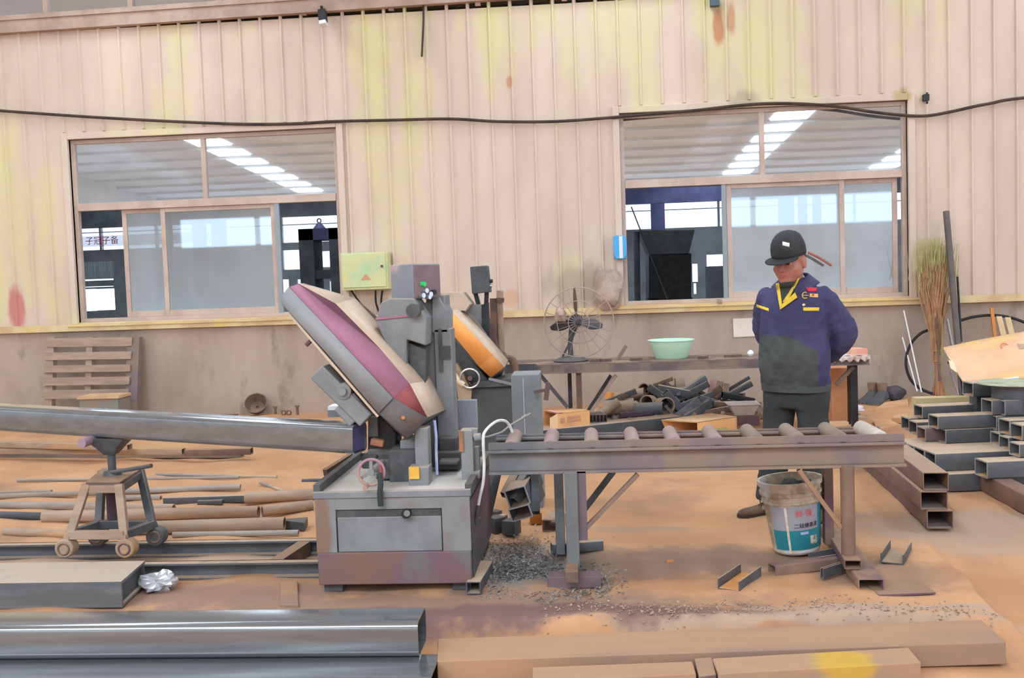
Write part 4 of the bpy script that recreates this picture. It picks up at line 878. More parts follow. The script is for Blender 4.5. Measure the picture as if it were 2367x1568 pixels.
# pale rubble along the slab edge
mb = MB()
for i in range(700):
    px = rs.uniform(1450,2320) if i % 4 else rs.uniform(1250,1600); py = 1424+rs.gauss(0,10)-12*(1-abs(px-1850)/500)+(px>2150)*(px-2150)*.12
    p = aZ(px,py,-.02); p.z = hfloor(p.x,p.y)+.003; s_ = rs.uniform(.0015,.0055)
    mb.rbox(p, s_*2,s_*1.6,s_, rs.random()*3, rs.random(), rs.random())
o = mb.build('slab_rubble', mat('rubble',(184,160,138),(150,126,108),25,.95), fix=False, smooth=False); tag(o, 'pale crumbs of broken concrete along the worn slab edge', 'rubble', kind='stuff')
# ------------------------------------------------------------------ paint bucket
bk_ = aZ(1853,1290,.0); BY0 = bk_.y+.12
P = thing('paint_bucket', 'dirty plastic paint bucket with a grey and teal label under the conveyor', 'bucket', (bk_.x,BY0,0))
hB = .385; r0_, r1_ = .122, .158
rad = lambda z: r0_+(r1_-r0_)*z/hB
m_bk = mat('bucket_dirty', (196,176,152), (158,134,110), 12, .6, c3=(210,204,204), s3=4, t3=.52)
tilt = Matrix.Rotation(-.085,3,'Y')
cB = Vv((bk_.x,BY0,.012))
prof = [(.02,.0),(r0_-.01,0),(r0_,.012),(rad(.27),.27),(rad(.27)+.008,.272),(rad(.285)+.008,.285),(rad(.29)+.002,.288),(rad(.31)+.002,.31),(rad(.315)+.01,.313),(rad(.33)+.01,.33),(rad(.335)+.003,.334),(rad(.36)+.003,.36),(rad(.365)+.012,.362),(rad(.385)+.012,.385),(rad(.385)-.004,.385),(rad(.3)-.006,.3),(rad(.12)-.006,.12),(.01,.12)]
def tl(mb):
    mb.v = [cB+tilt@(v-cB) for v in mb.v]; return mb
tl(MB().lathe(cB, prof, 40)).build('bucket_wall', m_bk, P)
def lab_(z0,z1,a0,a1,off,m,nm,zf=None):
    def fn(u,v):
        a = math.radians(a0+(a1-a0)*u); z = z0+(z1-z0)*v; r = rad(z)+off
        return cB+Vv((r*math.cos(a), r*math.sin(a), z))
    mb = tl(MB().grid(fn, 24, 6)); return mb.build(nm, m, P, fix=False)
m_lg = mat('label_grey',(158,156,158),(158,136,150),3,.5); m_lt = mat('label_teal',(44,128,136),(40,116,128),4,.5,c3=(70,74,84),s3=7,t3=.66)
lab_(.135,.262,-150,-42,.0015,m_lg,'label_upper'); lab_(.03,.135,-152,-20,.0015,m_lt,'label_lower'); lab_(.135,.262,-42,-22,.0017,m_lt,'label_edge')
lab_(.012,.26,-117,-112,.003,mat('paint_drip',(226,208,190),(206,186,160),20),'paint_drip')
def arc_text(txt, size, z, amid, m, nm):
    me = text_mesh(txt, size, nm, .0004); me.materials.clear(); me.materials.append(m)
    for v in me.vertices:
        x, y, zz = v.co; zv = z+y; r = rad(zv)+.0035+zz; a = math.radians(amid)+x/r
        p = cB+tilt@Vv((r*math.cos(a), r*math.sin(a), zv)); v.co = p-P.location
    o = bpy.data.objects.new(nm, me); C.objects.link(o); o.parent = P
arc_text('鲜·强', .042, .222, -78, mat('red_letters',(226,92,92),None), 'lettering'); arc_text('二硅健基漆', .027, .158, -73, m_black, 'lettering')
lab_(.112,.126,-88,-70,.003,mat('lavender_text',(170,170,204),None),'label_mark'); lab_(.055,.1,-66,-46,.003,mat('label_picture',(206,196,176),(70,64,58),24),'label_picture')
mb = MB(); mb.sweep([cB+tilt@Vv((rad(.31)*math.cos(a)*1.0+.012*math.cos(a), (rad(.31)+.012)*math.sin(a), .31-.20*max(0,math.sin(a)))) for a in [math.pi*i/16 for i in range(17)]], .003, 6); mb.build('handle', m_dark, P)
for s_ in (0, math.pi):
    k = cB+tilt@Vv(((rad(.2)+.004)*math.cos(s_),0,.24)); MB().cyl(k-Vv((.01*math.cos(s_),0,0)), k+Vv((.012*math.cos(s_),0,0)), .012, n=10).build('handle_ear', m_bk, P)
k = cB+tilt@Vv((0,0,.125)); o = blob(k+Vv((.02,.02,.12)), .12,.12,.13,.22,8).build('rubbish', mat('bin_rubbish',(66,68,68),(50,52,54),10,.5,bump=.2)); tag(o, 'dark crumpled rubbish bag filling the paint bucket', 'bag')
# ------------------------------------------------------------------ work bench by the wall
BYF = 9.4; zbn = aY(1600,838,BYF).z
bxa, bxb = aY(1178,845,BYF).x, aY(2008,835,BYF).x
Bn = thing('work_bench', 'long narrow steel bench against the dado with diagonal braces, carrying the green basin', 'bench', ((bxa+bxb)/2,BYF+.3,0))
m_benchtop = mat('bench_top', (138,114,100), (116,98,90), 4, .85, c3=(166,140,118), s3=3)
m_bencha = mat('bench_angle', (140,120,104), (106,92,92), 3, .6)
mb = MB(); mb.box((bxa,BYF+.0,zbn-.0),(bxb,BYF+.6,zbn+.02)); mb.build('bench_top', m_benchtop, Bn)
mb = MB(); mb.box((bxa,BYF-.012,zbn-.065),(bxb,BYF-.004,zbn+.012)); mb.box((bxa,BYF-.04,zbn-.065),(bxb,BYF,zbn-.055)); mb.build('front_angle', m_bencha, Bn)
MB().box((bxa-.05,BYF-.03,zbn-.1),(aY(1240,850,BYF).x,BYF,zbn+.03)).build('end_plate', m_dsteel2, Bn)
def leg(px0, px1, Y, m): MB().box((aY(px0,900,Y).x,Y,0),(aY(px1,900,Y).x,Y+.06,zbn)).build('leg', m, Bn)
leg(1313,1322,BYF+.5,m_mdark); leg(1332,1345,BYF+.01,m_rust); leg(1970,1983,BYF+.01,m_black); leg(1962,1970,BYF+.5,m_black)
MB().bar(aY(1248,866,BYF+.03), aY(1312,942,BYF+.03), .05,.03).build('brace', m_dsteel2, Bn)
MB().bar(aY(1412,868,BYF+.45), aY(1358,952,BYF+.45), .06,.03).build('brace', m_mdark, Bn)
MB().bar(aY(1424,868,BYF+.03), aY(1366,952,BYF+.03), .06,.03).build('brace', mat('brace_dusty',(168,142,130),(146,122,112),4), Bn)
MB().bar(aY(1972,848,BYF+.03), aY(1932,890,BYF+.03), .06,.03).build('brace', m_rust, Bn)
def onb(px, py=834, dy=.25): # a point on the bench top under a pixel column
    p = aY(px, py, BYF+dy); return Vv((p.x, BYF+dy, zbn+.02))
# basin
k = onb(1552,832,.28); br = 52*(9.75)/2374
P = tag(MB().lathe(k, [(.01,.0),(br*.66,0),(br*.72,.012),(br*.93,.15),(br*.955,.162),(br*1.02,.168),(br*1.02,.176),(br*.94,.174),(br*.9,.155),(br*.7,.02),(.01,.012)], 40).build('wash_basin', mat('mint_plastic',(204,238,212),(196,232,204),4,.4)), 'pale green plastic wash basin on the bench', 'basin')
# fan
k = onb(1320,832,.25); q5 = lambda px,py: aY(px,py,BYF+.25)
F = thing('desk_fan', 'dusty old desk fan with large wire guard on the left part of the bench', 'fan', k)
MB().lathe(k, [(.01,0),(.16,0),(.165,.012),(.12,.035),(.04,.05),(.01,.05)], 30).build('base', m_mdark, F)
MB().sweep([k+Vv((0,0,.03)), q5(1318,792), q5(1322,765), q5(1328,745)], [.025,.022,.03,.05], 12).build('stand', m_mdark, F)
hub = q5(1332,742)
mb = MB(); mb.cyl(hub+Vv((0,.16,0)), hub+Vv((0,-.02,0)), .05,.065,n=18); mb.build('motor', m_mdark, F)
for a_ in (195,-12,92):
    dd = Vv((math.cos(math.radians(a_)),0,math.sin(math.radians(a_)))); tt = Vv((-dd.z,0,dd.x))
    L_ = .21 if a_ != 92 else .28; wd = .05 if a_ != 92 else .016
    def fb(u,v): return hub+dd*(.04+L_*u)+tt*((v-.5)*2*wd*math.sin(.35+2.5*u))+Vv((0,-.03+.05*(v-.5),0))
    mb = MB().grid(fb,10,4); b_ = mb.build('blade', m_mdark if a_ != 92 else m_rust, F, fix=False); b_.modifiers.new('s','SOLIDIFY').thickness = .006
MB().bar(q5(1300,826), q5(1334,758), .03,.02).build('strut', m_mdark, F)
gc = q5(1338,745); gr = 80*9.65/2374
mb = MB()
for sg,bl in ((-1,-.10),(1,.06)):
    for f in (.3,.62,1.0): mb.torus(gc+Vv((0,bl*(1.02-.55*f),0)), (0,1,0), gr*f, .0035 if f<1 else .006, 44, 5)
    for i in range(20):
        a_ = 2*math.pi*i/20; dd = Vv((math.cos(a_),0,math.sin(a_)))
        mb.sweep([gc+dd*(gr*f)+Vv((0,bl*(1.02-.55*f),0)) for f in (.1,.5,.8,1)], .0018, 4)
mb.build('wire_guard', mat('guard_wire',(176,154,140),None), F)
tag(blob(q5(1296,728)+Vv((0,-.05,0)), .055,.05,.07,.2,4).build('cloth_rag', m_bag), 'dusty brown rag hung on the left of the fan guard', 'rag')
# small things on the bench
def btag(mb, nm, m, lab, cat): return tag(mb.build(nm, m), lab, cat)
p = onb(1434,832,.3); btag(MB().bar(p+Vv((-.02,0,.01)), p+Vv((.06,0,.13)), .05,.03), 'wood_offcut', mat('offcut_brown',(140,116,102),None), 'small brown block leaning on the bench between fan and basin', 'offcut')
p = onb(1735,832,.2); btag(blob(p+Vv((0,0,.03)), .03,.03,.03,.1,6), 'white_lump', m_white, 'small white lump on the bench left of the worker', 'lump')
p = onb(1690,832,.2); btag(MB().bar(p+Vv((-.06,0,.012)), p+Vv((.1,.02,.012)), .03,.022), 'steel_offcut', m_rust, 'brown scrap lying on the bench near the worker', 'offcut')
for i,(px,lab) in enumerate([(1375,'first rusty scrap in the row on the bench right of the fan'),(1400,'second rusty scrap in the row on the bench right of the fan'),(1470,'rusty scrap on the bench just left of the green basin'),(1625,'flat rusty scrap on the bench just right of the green basin')]):
    p = onb(px,832,.12); btag(MB().rbox(p+Vv((0,0,.014)), .1,.06,.028,.3*i), 'steel_offcut', m_rust, lab, 'offcut')
p = onb(1975,830,.2); btag(MB().rbox(p+Vv((0,0,.025)), .16,.2,.05,.2), 'cardboard_box', mat('pinkish_carton',(226,178,148),(230,160,140),8,.8), 'small flat pinkish carton on the right end of the bench', 'box')
p = onb(1925,830,.1); 
mb = MB(); a, c = aY(1925,845,BYF-.05), aY(2012,835,BYF-.05)
mb.grid(lambda u,v: Vv((a.x+(c.x-a.x)*u, BYF-.045-.012*math.sin(u*40)*v, zbn+.02-.045*v-.012*v*math.sin(u*31))), 40, 4)
mb.grid(lambda u,v: Vv((a.x+(c.x-a.x)*u, BYF-.045+.4*v, zbn+.024+.003*math.sin(u*20+v*9))), 30, 4)
o = mb.build('torn_sheet', mat('torn_white_sheet',(222,206,196),(196,160,144),9,.7), fix=False); o.modifiers.new('s','SOLIDIFY').thickness=.002; tag(o, 'torn whitish sheet covering the right end of the bench', 'sheet')
p = aZ(1950,935,0); a = aY(1920,905,10.05); c = aY(1972,850,10.05)
btag(MB().box((a.x,10.02,0),(c.x,10.32,c.z)), 'cardboard_box', mat('orange_carton',(222,156,110),(214,146,102),4,.8), 'orange-brown cardboard box standing under the right end of the bench', 'box')
# ------------------------------------------------------------------ scrap pile under and behind the bench
m_pipeb = mat('scrap_pipe', (176,148,124), (150,124,106), 5, .75)
n_ = 0
SP = [ # kind, px, py, plane, size, angle(deg in picture), material, yaw, label
 ('pipe',1432,942,10.5,.075,4,m_pipeb,0,'fat rusty pipe offcut lying at the front of the scrap pile, seen from its side'),
 ('ring',1498,930,10.6,.065,0,m_pipeb,20,'rusty pipe ring with its open end to the front, centre left of the scrap pile'),
 ('pipe',1500,948,10.45,.07,3,m_dsteel2,0,'dark pipe offcut under the rusty ring in the scrap pile'),
 ('ring',1538,938,10.5,.075,0,m_pipeb,-15,'largest open pipe ring at the front of the scrap pile'),
 ('ring',1492,900,10.8,.06,0,m_pipeb,25,'pipe ring high at the back left of the scrap pile'),
 ('pipe',1458,915,10.75,.055,10,m_pipeb,0,'pale pipe offcut behind the fat pipe of the scrap pile'),
 ('tube',1520,888,10.9,.035,18,m_rust,0,'slim reddish bar sticking up at the back of the scrap pile'),
 ('tube',1530,915,10.7,.06,-35,m_dsteel2,0,'grey tube sloping down in the middle of the scrap pile'),
 ('tube',1558,905,10.75,.065,-12,m_dsteel,0,'dark square tube lying across the top of the scrap pile'),
 ('tube',1600,893,10.8,.055,30,m_steel,0,'light grey square tube pointing up right on top of the scrap pile'),
 ('tube',1604,905,10.72,.055,28,m_dsteel,0,'dark square tube pointing up right just beneath the light grey one'),
 ('box',1571,885,10.95,.08,0,m_wood,0,'small wooden block standing at the back top of the scrap pile'),
 ('tube',1562,935,10.55,.07,-50,m_dsteel,0,'steep grey tube right of the largest pipe ring'),
 ('tube',1590,948,10.45,.08,38,m_steel,0,'grey square tube at the front of the scrap pile, pointing up right'),
 ('tube',1610,952,10.4,.07,30,m_dsteel2,0,'dark tube at the front right of the scrap pile beside the grey one'),
 ('tube',1612,925,10.6,.05,20,m_dsteel2,0,'thin dark tube in the right middle of the scrap pile'),
 ('tube',1635,918,10.65,.06,35,m_rust,0,'rusty tube at the right side of the scrap pile'),
 ('plate',1645,900,10.9,.09,75,mat('pink_plate',(196,150,140),None),0,'pinkish plate standing at the back right of the scrap pile'),
 ('plate',1662,902,10.85,.07,82,m_wood,0,'pale upright board at the back right of the scrap pile'),
 ('plate',1678,908,10.8,.06,84,m_wood,0,'second pale upright board, right of the first, in the scrap pile'),
 ('tube',1650,930,10.6,.05,-20,m_dsteel,0,'grey strip sloping down right of the scrap pile centre'),
 ('tube',1700,892,10.8,.03,32,m_mdark,0,'short dark stick on top of the right-hand scrap heap'),
 ('tube',1704,904,10.75,.045,25,m_dsteel2,0,'grey tube on top of the right-hand scrap heap'),
 ('tube',1706,920,10.65,.05,-14,m_black,0,'black flat bar across the right-hand scrap heap'),
 ('tube',1690,938,10.5,.05,-6,m_rust,0,'rusty flat bar at the front of the right-hand scrap heap'),
 ('box',1728,938,10.5,.07,0,m_pipeb,0,'brown block at the right end of the scrap heap'),
 ('tube',1435,918,10.6,.05,20,m_dsteel2,0,'dark tube offcut at the left of the scrap pile'),
 ('tube',1418,933,10.5,.04,35,m_rust,0,'rusty strip leaning at the far left of the scrap pile'),
 ('pipe',1402,948,10.4,.045,30,m_pipeb,0,'small rusty pipe offcut at the left end of the scrap pile'),
 ('box',1410,915,10.7,.06,20,m_orange,0,'small orange lump at the left end of the scrap pile'),
 ('tube',1660,950,10.4,.05,8,m_rust,0,'rusty offcut low between the two scrap heaps'),
 ('tube',1470,957,10.35,.04,2,mat('dark_purple_bar',(84,68,80),None),0,'dark purple bar on the ground in front of the scrap pile'),
]
for i,(kd,px,py,Y,s_,an,m,yw,lab) in enumerate(SP):
    k = aY(px,py,Y); k.z = max(k.z, s_*.6); a_ = math.radians(an); d = Vv((math.cos(a_), .25*math.sin(i*2.3), math.sin(a_))).normalized()
    if kd == 'pipe': tag(MB().pipe(k-d*.15,k+d*.15,s_*1.1,.01,18).build('pipe_offcut', m), lab, 'offcut')
    elif kd == 'ring':
        y_ = math.radians(yw); d = Vv((math.sin(y_),math.cos(y_),-.15)).normalized()
        T = thing('pipe_offcut', lab, 'offcut', k-Vv((0,0,s_))); MB().pipe(k-d*.05,k+d*.18,s_*1.15,.014,22).build('pipe_wall', m, T)
    elif kd == 'tube': tag(MB().rtube(k-d*.17,k+d*.17,s_*1.2,s_*1.2,.005,.005).build('tube_offcut', m), lab, 'offcut')
    elif kd == 'plate': tag(MB().bar(k-d*.1,k+d*.1,.02,s_).build('plate_offcut', m), lab, 'offcut')
    else: tag(MB().rbox(k, s_*1.2,s_,s_*1.2,.3*i,.1).build('block_offcut', m), lab, 'offcut')
mb = MB(); rs = random.Random(5)
for i in range(420):
    px = rs.uniform(1385,1765); Y = rs.uniform(10.3,11.2); p = aY(px,900,Y); h_ = max(0,1-abs((px-1540)/150)**2)*.32*max(0,1-abs(Y-10.95)/.7)+max(0,1-abs((px-1705)/60)**2)*.22*max(0,1-abs(Y-10.9)/.6)
    z_ = rs.random()*h_+.015
    d = Vv((rs.uniform(-1,1),rs.uniform(-1,1),rs.uniform(-.5,.5))).normalized()*rs.uniform(.04,.1)
    mb.bar(Vv((p.x,Y,z_))-d, Vv((p.x,Y,z_))+d, .04,.03)
o = mb.build('scrap_litter', mat('scrap_mix',(124,108,98),(98,94,94),2,.7,c3=(160,130,110),s3=1.7), smooth=False); tag(o, 'countless small rusty offcuts and chips filling the scrap heap under the bench', 'scrap', kind='stuff')
# ------------------------------------------------------------------ long dusty tube behind the conveyor with boxes on it
zk = .15
pr, pl_ = aZ(1575,962,zk), aZ(1245,996,zk); d = (pl_-pr).normalized(); pp = Vv((-d.y,d.x,0)); pp = pp if pp.y > 0 else -pp
pl_ = pr+d*2.3
tag(MB().rtube(pr+pp*.1-Vv((0,0,zk/2)), pl_+pp*.1-Vv((0,0,zk/2)), .2, zk, .006, .008).build('square_tube', mat('long_dusty_tube',(84,84,86),(74,76,78),4,.5,.1,dust=(200,170,146),damt=1.0)), 'long dark square tube with a dusty top lying behind the conveyor, carrying a carton', 'steel tube')
m_cart = mat('carton', (236,182,126), (230,172,116), 5, .8, c3=(214,160,118), s3=3, t3=.6)
m_cartl = mat('carton_pale', (246,206,160), (240,194,150), 5, .8)
def carton(c, ex, ey, h, lab, ctag):
    T = thing('cardboard_box', lab, 'box', c); return T
a = aZ(1290,990,zk+.002); b_ = aZ(1360,982,zk+.002)
u = (b_-a).normalized(); v_ = Vv((-u.y,u.x,0)); Lb = (b_-a).length+.02; Wb, Hb = .24, .13
T = thing('cardboard_box', 'orange cardboard box with open end flaps on top of the long dusty tube', 'box', (a+b_)/2+v_*.12)
mb = MB(); t_ = .004
P8 = [a, a+u*Lb, a+u*Lb+v_*Wb, a+v_*Wb]; T8 = [p+Vv((0,0,Hb)) for p in P8]
for f in ([P8[0],P8[1],T8[1],T8[0]],[P8[1],P8[2],T8[2],T8[1]],[P8[2],P8[3],T8[3],T8[2]],[T8[0],T8[1],T8[2],T8[3]],[P8[0],P8[1],P8[2],P8[3]]): mb.poly(f,[(0,1,2,3)])
o = mb.build('carton_body', m_cart, T, fix=False, smooth=False); o.modifiers.new('s','SOLIDIFY').thickness = .004
mb = MB(); z_ = Vv((0,0,1))
mb.poly([P8[0],T8[0],T8[0]-u*.09-v_*.02-z_*.03,P8[0]-u*.10-v_*.03+z_*.0],[(0,1,2,3)]); o = mb.build('end_flap', m_cartl, T, fix=False, smooth=False); o.modifiers.new('s','SOLIDIFY').thickness = .004
mb = MB(); mb.poly([P8[3],T8[3],T8[3]-u*.12+v_*.02,P8[3]-u*.12+v_*.02],[(0,1,2,3)]); o = mb.build('end_flap', m_cart, T, fix=False, smooth=False); o.modifiers.new('s','SOLIDIFY').thickness = .004
mb = MB(); c0 = P8[0]-v_*.003; mb.prism([c0+u*.03+z_*.04,c0+u*.07+z_*.04,c0+u*.07+z_*.085,c0+u*.03+z_*.085],v_*-.001); c0 = c0+u*.0
for j in range(2): mb.prism([c0+u*.1+z_*(.045+.03*j),c0+u*.24+z_*(.045+.03*j),c0+u*.24+z_*(.062+.03*j),c0+u*.1+z_*(.062+.03*j)],v_*-.001)
mb.build('print_mark', mat('carton_print',(198,146,116),None), T, fix=False)
mb = MB(); c0 = T8[0]+z_*.0045; mb.prism([c0+u*.0,c0+u*.07,c0+u*.07+v_*Wb,c0+v_*Wb],z_*.0008); mb.build('pink_tape', mat('pink_tape',(240,168,150),None), T)
# small tubes on the long tube
a = aZ(1366,978,zk)
for i in range(5):
    p = aZ(1366+i*8.4,978-i*.3,zk)+Vv((0,0,.037)); tag(MB().rtube(p, p+Vv((-.05,.22,0)), .03, .07, .002, .003).build('small_tube', m_steel), ['leftmost','second','middle','fourth','rightmost'][i]+' of the five small upright tubes bundled beside the orange box', 'steel tube')
# second carton
a = aZ(1613,1014,0); b_ = aZ(1704,1000,0); u = (b_-a).normalized(); v_ = Vv((-u.y,u.x,0)); Lb = (b_-a).length; Wb, Hb = .34,.145
T = thing('cardboard_box', 'pale orange cardboard box with a torn open front behind the conveyor, left of the worker', 'box', (a+b_)/2+v_*.15)
P8 = [a, a+u*Lb, a+u*Lb+v_*Wb, a+v_*Wb-u*.05]; T8 = [p+z_*Hb for p in P8]; T8[3] = T8[3]-u*.08
mb = MB()
for f in ([P8[0],P8[1],T8[1],T8[0]],[P8[1],P8[2],T8[2],T8[1]],[P8[2],P8[3],T8[3],T8[2]],[T8[0],T8[1],T8[2],T8[3]],[P8[0],P8[1],P8[2],P8[3]]): mb.poly(f,[(0,1,2,3)])
o = mb.build('carton_body', m_cart, T, fix=False, smooth=False); o.modifiers.new('s','SOLIDIFY').thickness = .004
mb = MB(); mb.prism([p+z_*.003 for p in T8],z_*.002); mb.build('carton_lid', m_cartl, T, smooth=False)
mb = MB(); c0 = P8[0]-v_*.0035
for j in range(5): mb.prism([c0+u*(Lb*.35+.04*j)+z_*.035,c0+u*(Lb*.35+.04*j+.028)+z_*.035,c0+u*(Lb*.35+.04*j+.03)+z_*.065,c0+u*(Lb*.35+.04*j+.004)+z_*.065],v_*-.001)
mb.build('green_print', mat('green_print',(170,180,96),None), T, fix=False)
# plastic tray beside the worker's leg
a, c = aZ(1692,990,0), aZ(1762,990,0)
mb = MB(); w_ = c.x-a.x; ya = a.y+.1
rec = lambda z,e,f: [(a.x+e,ya+f,z),(c.x-e,ya+f,z),(c.x-e,ya+.3-f,z),(a.x+e,ya+.3-f,z)]
mb.loft([rec(.1,.05,.04),rec(.2,.0,.0),rec(.205,-.02,-.02),rec(.2,.006,.006),rec(.105,.056,.046)], True)
tag(mb.build('plastic_crate', mat('cloudy_plastic',(206,190,178),(196,180,170),5,.3)), 'cloudy pale plastic tub just left of the worker behind the conveyor', 'tub')
tag(MB().box((a.x,ya,0),(c.x,ya+.28,.098)).build('low_block', m_rust), 'low rusty block carrying the cloudy plastic tub', 'block')
# ------------------------------------------------------------------ second band saw behind, orange cover
M2Y = 8.0
q2 = lambda px,py,d=0: aY(px,py,M2Y+d)
S2 = thing('band_saw_machine', 'smaller band saw behind with a bright orange tilted cover and black control box', 'band saw', q2(1130,900,.4).xy.to_3d())
def sh2(pl, name, m):
    o = MB().poly(pl,[tuple(range(len(pl)))]).build(name, m, S2, fix=False); md = o.modifiers.new('s','SOLIDIFY'); md.thickness = .01; md.offset = 0; return o
a1,a2_,a3,a4,a5 = q2(1035,723),q2(1042,718),q2(1139,821),q2(1108,848),q2(1035,759)
e1,e2 = q2(1166,849),q2(1135,873)
sh2([a1,a2_,a3,a4,a5],'cover_front',m_orange); sh2([a3,e1,e2,a4],'cover_end',m_ochre)
t0,t1,t2,t3,t4 = q2(1066,715,.4),q2(1095,734,.4),q2(1132,784,.4),q2(1174,834,.4),q2(1158,868,.4)
sh2([a2_,t0,t1,t2,t3,e1,a3],'cover_top',m_dustbeige); sh2([e1,t3,t4,e2],'cover_underside',m_mdark); sh2([a5,a4,e2,t4,q2(1098,862,.4),q2(1035,790,.4)],'cover_underside',m_mdark)
MB().prism([q2(1009,677,.3),q2(1064,677,.3),q2(1085,704,.3),q2(1075,719,.3),q2(1040,717,.3)],(0,.4,0)).build('upper_cover', m_dustbeige, S2)
MB().prism([q2(1075,716,.5),q2(1096,704,.5),q2(1117,705,.5),q2(1117,795,.5)],(0,.12,0)).build('arm_plate', m_mgrey, S2)
MB().prism([q2(1113,705,.48),q2(1128,700,.48),q2(1132,786,.48),q2(1114,770,.48)],(0,.1,0)).build('arm_post', m_black, S2)
cbx = MB().prism([q2(1086,617,.5),q2(1126,614,.5),q2(1133,676,.5),q2(1091,680,.5)],(0,.16,0)).build('control_box', mat('black_box',(84,86,88),(74,76,78),5,.5), S2, bevel=.008)
for (x,y) in ((1136,650),(1134,661)): MB().cyl(q2(x-4,y,.55),q2(x+3,y,.55),.016,n=12).build('push_button', m_black if y < 655 else m_chrome, cbx)
mb = MB(); mb.bar(q2(1099,678,.58),q2(1106,704,.58),.035,.03,up=(0,1,0)); mb.bar(q2(1125,676,.58),q2(1124,704,.58),.035,.03,up=(0,1,0)); mb.build('box_post', m_black, S2)
mb = MB(); PB(mb,1040,700,1060,960,M2Y+.5,.2); mb.build('column', m_mdark, S2)
MB().prism([q2(1042,775,.1),q2(1060,792,.1),q2(1128,878,.1),q2(1090,890,.1),q2(1048,850,.1)],(0,.25,0)).build('drive_housing', m_mdark, S2, bevel=.01)
k = q2(1054,777,.0); MB().cyl(k, k+Vv((0,.1,0)), .022, n=14).build('gear_cap', m_mgrey, S2)
mb = MB(); PB(mb,1078,893,1190,1010,M2Y+.05,.7); a = aY(1078,1010,M2Y+.05); c = aY(1190,893,M2Y+.05); mb = MB(); mb.box((a.x,M2Y+.05,0),(c.x,M2Y+.7,c.z)); mb.build('cabinet', mat('cabinet_dark',(84,86,86),(76,78,78),3,.5), S2, bevel=.01)
mb = MB(); mb.prism([q2(1094,885,.0),q2(1180,876,.0),q2(1186,893,.0),q2(1090,897,.0)],(0,.5,0)); mb.build('bed', m_mdark, S2)
mb = MB(); mb.bar(q2(1130,876,.0),q2(1190,890,.0),.03,.02); mb.build('bed_rod', m_mgrey, S2)
mb = MB(); mb.prism([q2(1050,845),q2(1056,840),q2(1090,905),q2(1088,930),q2(1060,930)],(0,.1,0)); mb.build('pump_bracket', mat('dusty_bracket',(176,152,122),(160,138,116),5), S2)
MB().sweep(cr([q2(1040,812,-.05),q2(1042,850,-.05),q2(1058,878,-.05),q2(1072,890,-.05)]), .022, 10).build('coolant_hose', mat('cream_hose',(232,212,176),(216,196,166),8), S2)
MB().torus(q2(1086,875,-.06), (0,1,.1), .075, .008, 36, 8).build('handwheel', m_chrome, S2)
MB().cyl(q2(1086,875,-.06), q2(1086,875,.12), .02, n=12).build('wheel_shaft', m_rust, S2)
# tall grey panel standing between the two machines and the bench
a, c = aY(1186,1010,6.6), aY(1246,866,6.6)
T = thing('steel_cabinet', 'tall narrow light grey steel cabinet between the orange saw and the bench, behind the conveyor', 'cabinet', ((a.x+c.x)/2,6.75,0))
MB().box((a.x,6.6,0),(c.x,6.9,c.z)).build('cabinet_body', mat('light_cabinet',(140,144,146),(128,132,134),3,.5), T, bevel=.004)
xm = aY(1210,900,6.6).x; MB().box((xm-.004,6.594,.05),(xm+.004,6.6,c.z-.02)).build('door_seam', mat('seam_pale',(176,178,178),None), T)
mb = MB(); mb.bar(aY(1236,907,6.55), aY(1262,902,6.5), .02,.02); mb.bar(aY(1262,925,6.5), aY(1267,885,6.5), .03,.03,up=(0,1,0)); mb.build('clamp_handle', mat('clamp_brown',(112,88,84),None), T)
# rusty pipes behind the orange saw
wp = lambda px,py: aY(px,py,9.0)
tag(MB().sweep(cr([wp(1141,690),wp(1142,730),wp(1144,790),wp(1165,825),wp(1188,842),Vv((wp(1192,900).x,9.02,.3)),Vv((wp(1192,900).x,9.02,0))]), .035, 10).build('rusty_pipe', m_rust), 'rusty curved pipe running down behind the orange saw', 'pipe')
tag(MB().sweep(cr([wp(1156,672),wp(1155,720),wp(1158,775),Vv((wp(1156,800).x,9.0,.5)),Vv((wp(1156,800).x,9.0,0))]), .03, 10).build('rusty_pipe', m_pipeb), 'brown vertical pipe right of the curved pipe behind the orange saw', 'pipe')
T = tag(MB().bar(wp(1150,693)+Vv((0,-.05,0)), wp(1166,694)+Vv((0,-.05,0)), .05,.04).build('pipe_clamp', m_rust), 'small rusty clamp bridging the two pipes behind the orange saw', 'clamp')
# ------------------------------------------------------------------ tube stacks at right
m_tstack = mat('stack_tube', (110,111,112), (96,97,99), 4, .5, .15, dust=(192,166,140), damt=1.0)
m_trusty = mat('stack_tube_rusty', (142,114,96), (126,98,104), 3, .7, dust=(178,148,122), damt=.8, c3=(112,100,98), s3=2)
m_cutd = mat('cut_edge_dusty', (172,164,156), (150,140,130), 8, .7)
m_dustin = mat('tube_inside_dust', (206,150,104), (190,134,94), 4, .9)
def stube(p, d, L, w, h, m, lab, grp, inside=True, t=.005):
    # p: lower corner of the open end nearest the camera; d: axis; the tube's width runs away from the camera
    d = Vv(d).normalized(); s_ = Vv((-d.y,d.x,0)); c = p+s_*w/2+Vv((0,0,h/2))
    T = thing('square_tube', lab, 'steel tube', Vv((c.x,c.y,p.z)), grp)
    MB().rtube(c, c+d*L, w, h, t, .007).build('tube_wall', m, T)
    MB().rtube(c-d*.003, c, w+.001, h+.001, t+.004, .007).build('cut_edge', m_cutd, T)
    if inside: MB().obox(c+d*(.012+.22)-Vv((0,0,h/2-t-.002)), d*.22, s_*(w/2-t-.002), Vv((0,0,.0015))).build('inside_dust', m_dustin, T)
    return T
